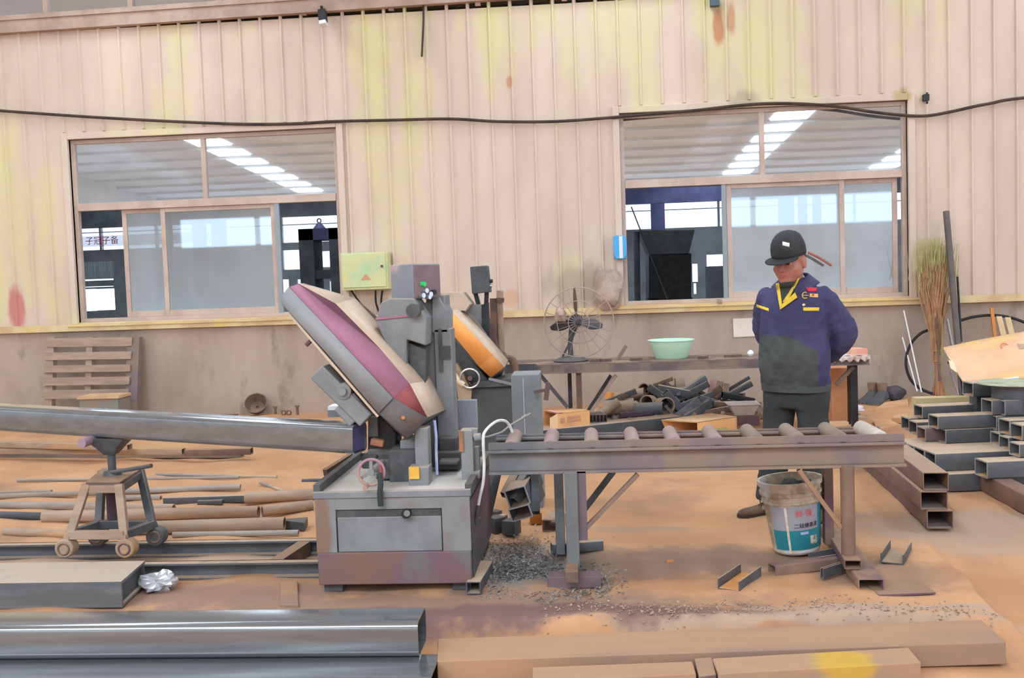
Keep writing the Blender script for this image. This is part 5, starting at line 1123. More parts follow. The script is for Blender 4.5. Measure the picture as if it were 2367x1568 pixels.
# three stacked tubes whose ends face the camera
ln = [('bottom','lowest of the three rectangular tubes stacked end-on, with a dark open end',(2143,2207,1222,1180)),('middle','middle of the three rectangular tubes stacked end-on',(2128,2194,1172,1133)),('top','topmost of the three rectangular tubes stacked end-on, with a yellow dust mark',(2134,2196,1128,1092))]
base = aZ(2143,1223,0); zs_ = 0; ax_ = (aZ(2006,1092,0)-base); ax_.z = 0; ax_.normalize()
for i,(nm,lab,(xa,xb,yb_,yt_)) in enumerate(ln):
    Y = base.y+.02*i; a = aY(xa,yb_,Y); c = aY(xb,yt_,Y); h_ = .104; w_ = c.x-a.x
    p = Vv((a.x,a.y,zs_)); s_ = Vv((ax_.y,-ax_.x,0)); w2_ = w_*.93
    cc_ = p+s_*(w2_/2)+Vv((0,0,h_/2))
    T = thing('square_tube', lab, 'steel tube', Vv((cc_.x,cc_.y,zs_)))
    MB().rtube(cc_, cc_+ax_*(2.1 if i < 2 else 1.15), w2_, h_, .005, .007).build('tube_wall', m_trusty, T)
    MB().obox(cc_+ax_*.15-Vv((0,0,h_/2-.007)), ax_*.14, s_*(w2_/2-.008), Vv((0,0,.0015))).build('inside_dust', m_pipegrey, T)
    zs_ += h_+.001
p = aY(2203,1172,base.y+.35); stube(Vv((p.x-.02,base.y+.4,0)), ax_, 1.5, .06, .21, m_dsteel2, 'dark upright channel standing right behind the end-on stack', None, False)
ax2 = Vv((math.cos(math.radians(7)), math.sin(math.radians(7)), 0))
def row(items, Y_of_z, grp, L=1.6):
    for (px, py, ztop, h, w, lab, L_, m, ins) in items:
        p = aZ(px, py, ztop); stube(Vv((p.x,p.y,ztop-h)), ax2, L_, w, h, m, lab, grp, ins)
LB = 'square tubes of the left bundle'; RB = 'square tubes of the right bundle'
SH = 'dark square tube in the '
# left bundle: D,C lower layers; B; A  (pixel of the upper near corner of the open end)
def layer(bundle, ztop, h, w, front, n, lab, L, m=m_tstack, step=None, grp=None, ins=True):
    p0 = aZ(front[0], front[1], ztop); s_ = Vv((-ax2.y, ax2.x, 0)); nm = ['nearest','second','third','fourth','fifth','sixth']
    for i in range(n):
        sh = (step[i] if step else 0)
        stube(Vv((p0.x,p0.y,ztop-h))+s_*(w+.003)*i+ax2*sh, ax2, L-sh, w, h, m, lab % nm[i], grp, ins)
layer('L', .12, .118, .16, (2166,1098), 3, '%s tube from the front in the bottom layer of the left tube bundle', 1.5, ins=False)
layer('L', .24, .118, .16, (2163,1050), 4, '%s tube from the front in the second layer of the left tube bundle', 1.5)
layer('L', .34, .098, .14, (2187,994), 1, '%s single tube protruding in the third layer of the left tube bundle', .75, m=m_dsteel, ins=False)
p0 = aZ(2139,990,.34); 
for i,(px,py) in enumerate([(2140,990),(2120,976),(2102,967)]):
    p = aZ(px,py,.34); stube(Vv((p.x,p.y,.242)), ax2, 1.3, .14, .096, m_tstack if i else m_trusty, ['rust-marked tube','middle tube','farthest tube'][i]+' with open end in the third layer of the left tube bundle', None)
p = aZ(2169,963,.435); stube(Vv((p.x,p.y,.343)), ax2, .95, .15, .092, m_tstack, 'front tube of the top layer of the left bundle, open end to the left', None)
p = aZ(2133,940,.435); stube(Vv((p.x,p.y,.343)), ax2, 1.0, .15, .092, m_tstack, 'rear tube of the top layer of the left bundle, set back to the left', None)
p = aZ(2120,922,.435); tag(MB().box((p.x+.05,p.y+.03,0),(p.x+.95,p.y+.13,.342)).build('support_block', m_trusty), 'rusty block carrying the yellowish board behind the left bundle', 'block'); tag(MB().box((p.x,p.y+.02,.343),(p.x+1.0,p.y+.14,.435)).build('flat_bar', mat('greenish_board',(206,190,142),(212,178,138),2,.8)), 'flat yellowish board lying at the back of the top of the left bundle', 'board')
# right bundle
a, c = aZ(2375,1196,0), aZ(2235,1118,0); d = (c-a).normalized(); a = a-d*.5
tag(MB().rtube(a+Vv((.06,0,.062)), c+Vv((.06,0,.062)), .12,.12,.005,.008).build('square_tube', mat('brown_base_tube',(136,106,86),(120,92,80),3,.8)), 'brown rusty tube on the ground under the right tube bundle', 'steel tube')
p = aZ(2330,1105,.125); 
for i,(px,py) in enumerate([(2283,1068),(2250,1046)]):
    p = aZ(px,py,.235); stube(Vv((p.x,p.y,.125)), ax2, 1.4, .16, .108, m_tstack, ['front','rear'][i]+' tube with an open dusty end in the lower layer of the right bundle', None)
for i,(px,py) in enumerate([(2358,1027),(2333,1012),(2312,1002)]):
    p = aZ(px,py,.325); stube(Vv((p.x,p.y,.238)), ax2, 1.2, .13, .086, m_tstack, ['nearest','middle','farthest'][i]+' open tube in the second layer of the right bundle', None)
for i,(px,py) in enumerate([(2364,983),(2335,972),(2305,962)]):
    p = aZ(px,py,.43); stube(Vv((p.x,p.y,.328)), ax2, 1.2, .15, .1, m_tstack, ['nearest','middle','farthest'][i]+' open tube in the third layer of the right bundle', None)
for i,(px,py) in enumerate([(2324,926),(2294,925)]):
    p = aZ(px,py,.54); stube(Vv((p.x,p.y,.433)), ax2, 1.2, .15, .105, m_tstack, ['right','left'][i]+' tube of the fourth layer of the right bundle, with a dark open end', None)
p = aZ(2250,886,.62); stube(Vv((p.x,p.y,.52)), ax2, 1.3, .16, .1, m_tstack, 'topmost tube of the right bundle, below the cardboard sheet', None)
p2 = aZ(2252,910,.52); tag(MB().box((p2.x,p2.y-.05,0),(p2.x+.9,p2.y+.1,.518)).build('support_block', m_dsteel2), 'dark block supporting the topmost tube of the right bundle', 'block')
k = aY(2345,884,7.45)
P = thing('green_disc', 'round pale green disc on a dark steel spool on top of the right bundle', 'disc', Vv((k.x,7.45,.435)))
MB().cyl((k.x,7.45,.435),(k.x,7.45,k.z-.01),.15,n=28).build('spool', m_dsteel, P); MB().lathe((k.x,7.45,k.z-.01),[(.01,0),(.24,0),(.25,.006),(.24,.014),(.01,.012)],32).build('lid_disc', mat('pale_green_lid',(176,182,150),(150,150,130),6,.6), P)
# big cardboard sheet
cY = 8.4; c4 = [(2180,805),(2250,788),(2330,772),(2440,752)]; b4 = [(2226,884),(2268,886),(2340,884),(2440,878)]
mb = MB()
def cs(u,v):
    i = min(int(u*3),2); t = u*3-i
    tp = Vv(c4[i]+(0,))*(1-t)+Vv(c4[i+1]+(0,))*t; bt = Vv(b4[i]+(0,))*(1-t)+Vv(b4[i+1]+(0,))*t
    m_ = tp*(1-v)+bt*v; return aY(m_.x, m_.y+4*math.sin(v*3.1+u), cY+.35-.55*v+.04*math.sin(u*5))
mb.grid(cs, 24, 10); o = mb.build('sheet_body', mat('brown_cardboard',(226,184,146),(218,172,132),2.2,.85,c3=(230,186,122),s3=2,t3=.57), P2 := thing('cardboard_sheet','large bent brown cardboard sheet with a red stamp leaning over the right tube bundle','cardboard',aY(2300,880,cY).xy.to_3d()+Vv((0,0,aY(2300,884,cY-.2).z))), fix=False); o.modifiers.new('s','SOLIDIFY').thickness = .006
def onsheet(u,v): return cs(u,v)+Vv((0,-.008,.004))
mb = MB(); mb.torus(onsheet(.62,.22), (0,-.8,.5), .03,.004,24,6); o = mb.build('red_stamp', mat('red_stamp',(226,120,100),None), P2)
o = MB().box(onsheet(.72,.2), onsheet(.77,.32)).build('pale_label', m_dustbeige, P2)
mb = MB(); mb.poly([aY(2180,806,cY+.3),aY(2196,830,cY+.1),aY(2226,884,cY-.2),aY(2204,838,cY+.05)],[(0,1,2,3)]); o = mb.build('torn_edge', mat('pale_torn_edge',(240,214,182),None), P2, fix=False); o.modifiers.new('s','SOLIDIFY').thickness = .004
mb = MB(); mb.prism([aY(2193,833,cY-.05),aY(2206,838,cY-.05),aY(2212,862,cY-.12),aY(2198,852,cY-.1)],(0,.01,0)); tag(mb.build('torn_flap', mat('pale_torn_flap',(238,210,172),None)), 'small pale torn flap of card beneath the left edge of the big cardboard sheet', 'card')
mb = MB(); mb.grid(lambda u,v: aY(2265+90*u, 884-14*u+4*math.sin(u*9)*v+5*v, cY-.75), 20, 3); o = mb.build('white_sheet', m_white, fix=False); o.modifiers.new('s','SOLIDIFY').thickness=.004; tag(o, 'strip of white plastic sheet under the lower edge of the cardboard sheet', 'sheet')
# ------------------------------------------------------------------ broom, pole, rods, cable by the wall
YW = WY-.15
bp = lambda px,py,d=0: aY(px,py,YW-d)
BR = thing('bamboo_broom', 'large bamboo broom standing bristles up against the wall, right of the right window', 'broom', aZ(2168,915,0))
MB().cyl(bp(2168,916,.25), bp(2163,790,.1), .022, n=12).build('handle', mat('broom_handle',(176,130,96),(160,118,90),8), BR)
m_br1 = mat('broom_straw', (196,150,112), (178,132,98), 10, .9); m_br2 = mat('broom_tips_green', (196,184,126), (182,172,112), 10, .9)
rs = random.Random(21); b1, b2 = MB(), MB()
for i in range(420):
    top_x = 2158+rs.gauss(0,20)+4; top_y = 600+abs(rs.gauss(0,36)) ; s0 = bp(2164+rs.gauss(0,4), 800+rs.uniform(-30,40), .1+rs.uniform(-.03,.03)); m1 = bp(2160+(top_x-2160)*.62+rs.gauss(0,3), 700+rs.uniform(-20,20), .08+rs.uniform(-.07,.07)); e_ = bp(top_x, top_y, .06+rs.uniform(-.1,.08))
    b1.sweep([s0,m1,e_], [.004,.003,.002], 3, False)
for i in range(330):
    top_x = 2160+rs.gauss(0,24); top_y = 545+abs(rs.gauss(0,30)); m1 = bp(2160+(top_x-2160)*.9+rs.gauss(0,4), 650+rs.uniform(-30,30), .06+rs.uniform(-.07,.07)); e_ = bp(top_x+rs.gauss(0,5), top_y, .04+rs.uniform(-.08,.06))
    b2.sweep([m1,e_], [.0028,.0014], 3, False)
o = b1.build('bristles', m_br1, BR, fix=False); o = b2.build('bristle_tips', m_br2, BR, fix=False)
b3 = MB()
for y_ in (812,836,858): b3.torus(bp(2166,y_,.15),(0.05,.1,1),.036,.006,18,6)
b3.sweep([bp(2172,700,.1),bp(2178,760,.12),bp(2176,830,.14),bp(2172,900,.2)],.006,5); b3.build('binding', mat('binding_yellow',(190,170,96),None), BR)
b4_ = MB()
for i in range(40): b4_.sweep([bp(2168+rs.gauss(0,3),862,.16), bp(2170+rs.gauss(0,9),914,.25+rs.uniform(-.04,.04))],.004,3,False)
b4_.build('straw_butt', mat('straw_butt',(190,134,96),None), BR, fix=False)
tag(MB().cyl(bp(2187,489,.0), bp(2226,930,.45), .034, n=16).build('steel_pole', mat('pole_brown',(112,98,90),(98,90,84),5,.6)), 'long dark pole leaning against the wall right of the bamboo broom', 'pole')
tag(MB().cyl(bp(2213,640,.1), bp(2222,790,.3), .012, n=8).build('thin_rod', m_black), 'thin black rod along the right side of the dark pole', 'rod')
for i,(a,b_,lab) in enumerate([((2089,718),(2130,907),'longer of two thin white rods leaning on the dado'),((2086,780),(2120,905),'shorter of two thin white rods leaning on the dado')]):
    tag(MB().cyl(bp(*a,-.02), bp(*b_,.25), .008, n=8).build('white_rod', m_white), lab, 'rod')
for i,(a,b_,m,lab) in enumerate([((2189,738),(2222,916),m_chrome,'shiny thin rod right of the broom stem'),((2197,860),(2218,918),m_chrome,'second shiny thin rod low beside the cardboard sheet'),((2160,620),(2172,880),m_rust,'thin brown stick behind the left side of the broom')]):
    tag(MB().cyl(bp(*a,.02), bp(*b_,.28), .014, n=8).build('thin_rod', m), lab, 'rod')
tag(MB().sweep(cr([bp(2218,742,0),bp(2250,733,0),bp(2290,729,0),bp(2330,733,0),bp(2367,745,0),bp(2400,760,0)]), .016, 8).build('cable_loop', m_rubber), 'dark cable arching along the dado above the wooden slats', 'cable')
tag(MB().sweep(cr([bp(2164,760,.05),bp(2130,770,.05),bp(2103,800,.05),bp(2094,840,.08),bp(2105,878,.14),bp(2130,900,.2),bp(2160,912,.25)]), .016, 8).build('cable_loop', m_rubber), 'dark curved cable loop on the dado behind the white rods', 'cable')
tag(MB().sweep(cr([bp(2192,838,.4),bp(2206,842,.45),bp(2218,860,.5),bp(2226,900,.5),bp(2226,915,.5)]), .016, 8).build('cable_loop', m_rubber), 'short black cable curve hanging at the left edge of the cardboard sheet', 'cable')
for i,(a,b_,wd,lab) in enumerate([((2292,712),(2294,800),.035,'thin brown wood slat, leftmost of three behind the cardboard sheet'),((2308,730),(2318,800),.06,'pale wood slat, middle of three behind the cardboard sheet'),((2328,732),(2338,800),.06,'pale wood slat, rightmost of three behind the cardboard sheet')]):
    a_, c_ = bp(*a,.0), bp(*b_,.05); dd = c_-a_; c_ = a_+dd*((a_.z-.0)/(a_.z-c_.z)); c_.y -= .25
    tag(MB().bar(a_, c_, wd, .02, up=(0,1,0)).build('wood_lath', mat('slat_pale',(222,192,150),(206,176,136),5,.8) if i else m_ochre), lab, 'slat')
# ------------------------------------------------------------------ litter behind the conveyor at right
def shoe(name, lab, heel, toe, h, m, msole, cat='shoe'):
    T = thing(name, lab, cat, Vv((heel+toe)/2)); d = (toe-heel); L_ = d.length; d.normalize(); s_ = Vv((-d.y,d.x,0)); rings = []
    prof = [(0,.03,.9),(.06,.036,1.0),(.25,.036,.95),(.45,.036,.72),(.65,.046,.52),(.85,.045,.42),(.97,.03,.3),(1.0,.012,.2)]
    for (t,w_,hh) in prof:
        c = heel+d*(L_*t); H_ = h*hh; w_ = w_*L_/.27
        rings.append([c+s_*(w_*math.cos(a)*(1 if math.sin(a) < 0 else .92))+Vv((0,0,max(.018, H_*.5+H_*.52*math.sin(a)))) for a in [2*math.pi*i/16 for i in range(16)]])
    MB().loft(rings).build('upper', m, T)
    rings = [[c_+s_*sx+Vv((0,0,zz)) for sx,zz in ((-w_,.0),(w_,.0),(w_,.022),(-w_,.022))] for c_,w_ in [(heel+d*(L_*t)-d*.003*(t<.1), w_*L_/.27+.003) for t,w_,hh in prof]]
    MB().loft(rings).build('sole', msole, T); return T
m_boot = mat('old_boot',(82,82,84),(96,92,88),8,.8); m_bootb = mat('boot_brown',(150,118,96),None)
s1, s2 = aZ(2016,905,0), aZ(2040,910,0)
for i,(hx,hy,tx,ty,lab) in enumerate([(2022,914,1994,929,'left one of the old dark work boots on the ground by the dado'),(2044,916,2014,931,'right one of the old dark work boots on the ground by the dado')]):
    T = shoe('work_boot', lab, aZ(hx,hy+11,0), aZ(tx,ty+9,0), .13, m_boot, m_bootb, 'boot'); p = aZ(hx,hy+11,0)
    MB().lathe(p+Vv((-.03,-.03,.08)),[(.045,0),(.05,.06),(.058,.12),(.05,.12),(.04,.06)],18).build('boot_shaft', m_bootb, T)
k = aZ(2065,924,0); tag(blob(k+Vv((0,0,.07)), .13,.1,.085,.15,9).build('tool_bag', mat('dark_bag',(96,84,92),(72,74,76),6,.8)), 'dark lumpy tool bag lying right of the old boots', 'bag')
k = aZ(1948,946,0); tag(blob(k+Vv((0,.1,.115)), .165,.12,.14,.13,12).build('plastic_bag', mat('cream_plastic_bag',(222,206,178),(206,190,168),5,.4,c3=(196,190,150),s3=3)), 'full cream plastic bag on the ground just right of the worker', 'bag')
k = aZ(1965,962,0)
pb_ = blob(k+Vv((0,0,.075)), .14,.1,.035,.35,14); tag(pb_.build('paper_heap', mat('pinkish_paper',(240,226,232),(216,204,216),6,.6), smooth=False), 'crumpled white-pink paper lying in front of the cream plastic bag', 'paper')
tag(MB().rbox(aZ(1925,964,0)+Vv((0,0,.045)), .075,.05,.06,.1).build('blue_packet', mat('packet_blue',(130,196,232),None)), 'small light blue packet beside the crumpled paper', 'packet')
tag(MB().box(aZ(1912,972,0)+Vv((0,0,0)), aZ(1990,962,0)+Vv((0,.12,.018))).build('cardboard_flat', m_dustbeige), 'flat greyish board under the crumpled paper', 'board')
for i,(pts,lab) in enumerate([([(2024,945),(2100,936),(2098,922),(2046,930)],'large flat brown cardboard on the ground behind the pale roller'),([(2028,992),(2082,982),(2050,968),(2018,972)],'flat orange cardboard piece just behind the pale roller'),([(2062,966),(2098,968),(2096,956),(2070,960)],'small folded pale card piece left of the tube stacks')]):
    zt_ = .03 if i < 2 else .05; p = [aZ(x,y,zt_) for x,y in pts]; mb = MB(); mb.hexa([Vv((v.x,v.y,.0)) for v in p]+p)
    tag(mb.build('cardboard_flat', mat('flat_card%d'%i,(218,168,124),(206,156,116),3,.9)), lab, 'cardboard')
tag(MB().rbox(aZ(1936,985,0)+Vv((0,0,.02)), .18,.1,.04,.1).build('wood_offcut', m_cartl), 'pale flat wood offcut behind the rollers right of the worker', 'offcut')
tag(MB().rbox(aZ(2270,1170,0)+Vv((0,0,.006)), .03,.02,.012,.3).build('paper_scrap', m_white), 'tiny white paper scrap on the ground between the two tube stacks', 'scrap')
tag(MB().rbox(aZ(1660,697,0) if False else W(1663,697,.06)+Vv((0,0,0)), .05,.06,.06).build('wood_block', m_wood), 'small brown block on the sill of the right window', 'block')
# ------------------------------------------------------------------ the worker
PX = aY(1840,900,6.3)
MAN = thing('person', 'person in a black cap and navy and charcoal jacket, hands behind the back, looking down', 'person', (PX.x, 6.3, 0))
fa = math.radians(34)      # facing: turned from the camera side towards the saw
FWD = Vv((-math.sin(fa), -math.cos(fa), 0)); LFT = Vv((math.cos(fa), -math.sin(fa), 0)); O = Vv((PX.x, 6.3, 0))
def L(a, b, z): return O + LFT*a + FWD*b + Vv((0,0,z))
def tring(z, w, d, a=0, b=0, n=28, p=2.4):
    o = []
    for i in range(n):
        t = 2*math.pi*i/n; c, s = math.cos(t), math.sin(t); r = (abs(c)**p+abs(s)**p)**(-1/p)
        o.append(L(a+w*r*c, b+d*r*s, z))
    return o
def limb(mb, pts, rad, n=14, caps=True):
    P, R = [], []
    for i in range(len(pts)-1):
        for j in range(6):
            t = j/6; P.append(Vv(pts[i]).lerp(Vv(pts[i+1]),t)); R.append(rad[i]*(1-t)+rad[i+1]*t)
    P.append(Vv(pts[-1])); R.append(rad[-1])
    for _ in range(2): P = [P[0]]+[(P[i-1]+2*P[i]+P[i+1])/4 for i in range(1,len(P)-1)]+[P[-1]]
    mb.sweep(P, R, n, caps); mb.ell(P[0],(R[0],0,0),(0,R[0],0),(0,0,R[0])); return mb
def remesh(mb, name, mats, vox, sm=4, parent=MAN, disp=None, pick=None):
    o = mb.build(name, mats[0], None, smooth=False)
    m = o.modifiers.new('r','REMESH'); m.mode = 'VOXEL'; m.voxel_size = vox
    if sm: s = o.modifiers.new('s','SMOOTH'); s.iterations = sm; s.factor = .5
    if disp:
        tx = bpy.data.textures.new(name+'_folds','CLOUDS'); tx.noise_scale = disp[1]; tx.noise_depth = 2
        d = o.modifiers.new('d','DISPLACE'); d.texture = tx; d.strength = disp[0]; d.mid_level = .5; d.texture_coords = 'LOCAL'
    bpy.context.view_layer.update()
    me = bpy.data.meshes.new_from_object(o.evaluated_get(bpy.context.evaluated_depsgraph_get()))
    me.transform(Matrix.Translation(o.location-parent.location)); bpy.data.objects.remove(o)
    me.materials.clear()
    for mm in mats: me.materials.append(mm)
    for p in me.polygons:
        p.use_smooth = True; p.material_index = pick(p.center+parent.location, p.normal) if pick else 0
    n = bpy.data.objects.new(name, me); C.objects.link(n); n.parent = parent; return n
m_skin = mat('skin', (184,124,106), (170,108,94), 9, .5, c3=(160,96,84), s3=5, t3=.6, spec=.35)
m_lip = mat('lips', (168,98,90), None, rough=.5)
m_navy = mat('jacket_navy', (74,70,104), (62,59,92), 4, .8, bump=.4, bscale=11)
m_char = mat('jacket_charcoal', (82,84,82), (70,72,70), 4, .85, bump=.35, bscale=9)
m_trous = mat('trousers_dark', (62,64,62), (52,54,54), 5, .85, bump=.3, bscale=9)
m_cap = mat('cap_black', (62,62,62), (52,52,53), 6, .85, bump=.15, bscale=60)
m_yel = mat('piping_yellow', (240,206,72), (226,190,66), 8, .7)
m_under = mat('undershirt', (66,68,64), None, rough=.9)
m_hair = mat('short_dark_hair', (46,42,42), (60,56,54), 40, .7)
m_shoe = mat('work_shoe', (126,100,82), (96,78,66), 6, .75)
# arm joints (hands clasped behind the back)
shL, elL, wrL = L(.175,-.015,1.315), L(.272,-.13,1.095), L(.085,-.225,.925)
shR, elR, wrR = L(-.175,-.015,1.315), L(-.265,-.14,1.09), L(-.03,-.235,.955)
# body: one continuous figure (head, neck, trunk, arms, legs)
HK = 1.15; HC = aY(1823,602,6.22); hy = math.radians(36); hp = math.radians(16)
hf = Vv((-math.sin(hy)*math.cos(hp), -math.cos(hy)*math.cos(hp), -math.sin(hp))); hs = Vv((math.cos(hy), -math.sin(hy), 0)); hu = hs.cross(hf).normalized()
hu = hu if hu.z > 0 else -hu
def Hd(s, f, u): return HC + (hs*s + hf*f + hu*u)*HK
neckb = L(0,-.01,1.40)
bm_ = MB()
def he(s,f,u,rs_,rf,ru): bm_.ell(Hd(s,f,u), hs*rs_*HK, hf*rf*HK, hu*ru*HK, 22, 16)
he(0,-.012,.030,.076,.096,.098); he(0,.016,-.035,.070,.078,.082); he(0,.040,-.080,.050,.044,.036)   # cranium, face, chin
he(0,.026,-.060,.064,.056,.05)
for s_ in (-1,1):
    he(.040*s_,.052,-.030,.026,.024,.024); he(.030*s_,.074,.018,.026,.012,.008); he(.050*s_,-.0,-.060,.02,.036,.026)  # cheek, brow, jaw
    he(.078*s_,-.012,-.014,.010,.022,.034); he(.079*s_,-.010,-.036,.008,.012,.012)                                     # ear
    he(.030*s_,.074,.000,.013,.010,.008)
he(0,.084,.004,.010,.012,.02); he(0,.094,-.012,.010,.014,.016); he(0,.098,-.024,.014,.014,.011); he(.011,.09,-.028,.008,.010,.008); he(-.011,.09,-.028,.008,.010,.008)
he(0,.080,-.052,.024,.012,.007); he(0,.078,-.065,.020,.012,.008)
bm_.sweep([neckb-Vv((0,0,.06)), neckb.lerp(Hd(0,-.03,-.05),.5), Hd(0,-.03,-.03)], [.062,.056,.056], 18)
bm_.loft([tring(z,w,d,0,b) for z,w,d,b in ((.84,.155,.105,0),(.95,.16,.11,.01),(1.1,.15,.1,.01),(1.25,.165,.105,.01),(1.36,.16,.085,0),(1.42,.07,.06,-.01))])
for s_,e_,w_ in ((shL,elL,wrL),(shR,elR,wrR)): limb(bm_, [s_,e_,w_], [.052,.042,.030])
# hands: palm, four bent fingers and a thumb each; the left hand holds the right wrist
def hand(wr, d, pal, side, curl):
    d = d.normalized(); pal = (pal-d*pal.dot(d)).normalized(); sd = d.cross(pal).normalized()*side
    bm_.ell(wr+d*.045, d*.052, sd*.040, pal*.017, 14, 10)
    for i,(o_,l_) in enumerate(((-.030,.066),(-.010,.076),(.010,.072),(.029,.056))):
        p = wr+d*.082+sd*o_; pts = [p]; dd = d.copy(); 
        for k in range(3):
            dd = (Matrix.Rotation(math.radians(curl*(.8+.2*k)),3,sd*side)@dd); pts.append(pts[-1]+dd*l_*(.42,.33,.25)[k])
        bm_.sweep(pts,[.0092,.0088,.0082,.007],8); bm_.ell(pts[-1],(.007,0,0),(0,.007,0),(0,0,.007),8,6)
    p = wr+d*.03-sd*.034; pts = [p,p-sd*.022+d*.022+pal*.008,p-sd*.026+d*.048+pal*.016,p-sd*.020+d*.066+pal*.022]
    bm_.sweep(pts,[.0125,.011,.0095,.008],8); bm_.ell(pts[-1],(.008,0,0),(0,.008,0),(0,0,.008),8,6)
hand(wrL, (wrL-elL)+Vv((0,0,-.03)), -FWD, 1, 28); hand(wrR, (wrR-elR)+Vv((0,0,-.08)), -FWD, -1, 22)
# legs
hipL, knL, anL = L(.098,0,.80), L(.115,.02,.46), L(.13,-.02,.085)
toe = aZ(1694,1197,0); heel = aZ(1764,1190,0)
hipR, knR = L(-.098,0,.80), L(-.12,.03,.46); anR = Vv((heel.x+.035, heel.y-.0, .085))
limb(bm_, [hipL,knL,anL], [.09,.06,.042]); limb(bm_, [hipR,knR,anR], [.09,.06,.042])
ftL = L(.15,.17,.03); ftR = anR+((toe-heel).normalized()*.15)+Vv((0,0,-.05))
for a_, f_ in ((anL,ftL),(anR,ftR)): bm_.sweep([a_-Vv((0,0,.04)), a_.lerp(f_,.8)-Vv((0,0,.012))], [.03,.016], 12)
body = remesh(bm_, 'body', [m_skin, m_lip], .0055, 3, pick=lambda c,n: 1 if ((c-Hd(0,.088,-.0585)).length < .022 and abs((c-Hd(0,0,-.0585)).dot(hu)) < .009) else 0)
for s_ in (-1,1):
    k = Hd(.030*s_,.0795,.002); e_ = MB().ell(k, hs*.0135, hf*.0065, hu*.005, 12, 8).build('eye', mat('eye_dark',(60,46,42),None,rough=.3), MAN)
    MB().sweep([Hd(.014*s_,.089,.016),Hd(.030*s_,.088,.021),Hd(.048*s_,.076,.017)], [.003,.004,.002], 6).build('eyebrow', m_hair, MAN)
hb = MB(); hb.ell(Hd(0,-.024,.024), hs*.0785*HK, hf*.088*HK, hu*.076*HK, 24, 16); hb.v = [v for v in hb.v]
hr = hb.build('hair', m_hair, MAN)
# cap
cp = MB(); n = 28; rings = []
CU = (hu*math.cos(.10)-hf*math.sin(.10)*-1).normalized()
def cap_pt(t, h, k=1.0):
    s_, f_ = math.cos(t)*.083*k, math.sin(t)*.101*k-.012
    return Hd(s_, f_, .058+h)
for h,k in ((-.030,.98),(-.012,1.0),(.012,.99),(.038,.92),(.060,.79),(.077,.60),(.088,.36),(.0925,.14),(.093,.02)):
    rings.append([cap_pt(2*math.pi*i/n, h + (-.012 if k > .9 else 0)*max(0,-math.sin(2*math.pi*i/n)), k) for i in range(n)])
cp.loft(rings, False); cd_ = cp.build('cap', m_cap, MAN, fix=True); cd_.modifiers.new('s','SOLIDIFY').thickness = -.004
def brim(u,v):
    t = math.radians(28+124*u); r = .97+.78*v*max(0,math.sin((t-math.radians(28))/math.radians(124)*math.pi))**.6
    p = cap_pt(t, -.026, 1.0); c0 = Hd(0,-.010,.032); q_ = c0+(p-c0)*r
    return q_ - hu*(.004*v*math.sin(t)**2 + .004*v)
bb = MB().grid(brim, 24, 8).build('cap_brim', m_cap, cd_, fix=False); bb.modifiers.new('s','SOLIDIFY').thickness = .005
MB().ell(Hd(0,-.010,.149), hs*.008, hf*.008, hu*.005).build('cap_button', m_cap, cd_)
# jacket
jk = MB()
jk.loft([tring(z,w,d,a,b) for z,w,d,a,b in ((.775,.195,.145,0,.0),(.81,.205,.152,0,.005),(.93,.215,.165,0,.025),(1.05,.208,.158,0,.022),(1.17,.205,.148,0,.012),(1.27,.208,.140,0,.006),(1.335,.190,.122,0,-.002),(1.375,.150,.104,0,-.010),(1.41,.108,.09,0,-.014),(1.445,.082,.078,0,-.016))])
for s_,e_,w_ in ((shL,elL,wrL),(shR,elR,wrR)): limb(jk, [s_,e_,e_.lerp(w_,.9)], [.078,.080,.056], 18)
def jpick(c, n):
    px, py = proj(c); z = c.z
    front = (c-O).dot(FWD) > -.02
    if z < .80: return 1
    if front and z < 1.105-max(0,(px-1825))*.0014 and px < 1893 and (c-O).dot(LFT) < .19: return 1
    if not front and z < .98 and (c-O).dot(LFT) < -.1: return 0
    return 0
jacket = remesh(jk, 'jacket', [m_navy, m_char], .011, 5, disp=(.03,.085), pick=jpick)
cf = MB(); 
for w_, e_ in ((wrL,elL),(wrR,elR)):
    d = (w_-e_).normalized(); cf.cyl(w_-d*.05, w_-d*.005, .047, .045, n=18)
cf.build('cuff', m_navy, jacket)
wb = MB(); wb.loft([tring(.762,.198,.148,0,.0),tring(.765,.204,.153,0,.0),tring(.80,.207,.155,0,.002),tring(.812,.203,.15,0,.003)]); wb.build('waistband', m_char, jacket)
# decals raycast on to the jacket surface
dg = bpy.context.evaluated_depsgraph_get(); me = jacket.data
vsx = [v.co+MAN.location for v in me.vertices]; fsx = [list(p.vertices) for p in me.polygons]; nb_ = len(vsx)
vsx += [v.co+MAN.location for v in body.data.vertices]; fsx += [[i+nb_ for i in p.vertices] for p in body.data.polygons]
bv = BVHTree.FromPolygons(vsx, fsx)
def hit(px, py, off=.003):
    r = ray(px,py).normalized(); h = bv.ray_cast(CAM, r)
    return (h[0]-r*off) if h[0] else aY(px,py,6.15)
def patch(quad, nm, m, par=None, off=.004, nu=8, nv=4):
    (a,b,c,d) = quad
    def fn(u,v):
        x = (a[0]*(1-u)+b[0]*u)*(1-v)+(d[0]*(1-u)+c[0]*u)*v; y = (a[1]*(1-u)+b[1]*u)*(1-v)+(d[1]*(1-u)+c[1]*u)*v
        return hit(x,y,off)
    o = MB().grid(fn,nu,nv).build(nm, m, par or jacket, fix=False); md = o.modifiers.new('s','SOLIDIFY'); md.thickness = .003; md.offset = 0; return o
patch([(1800,655),(1846,650),(1812,706),(1806,706)], 'undershirt', m_under, off=.006)
patch([(1793,656),(1801,654),(1809,712),(1803,716)], 'placket', m_yel, off=.011)
patch([(1843,646),(1851,640),(1818,700),(1809,698)], 'placket', m_yel, off=.011)
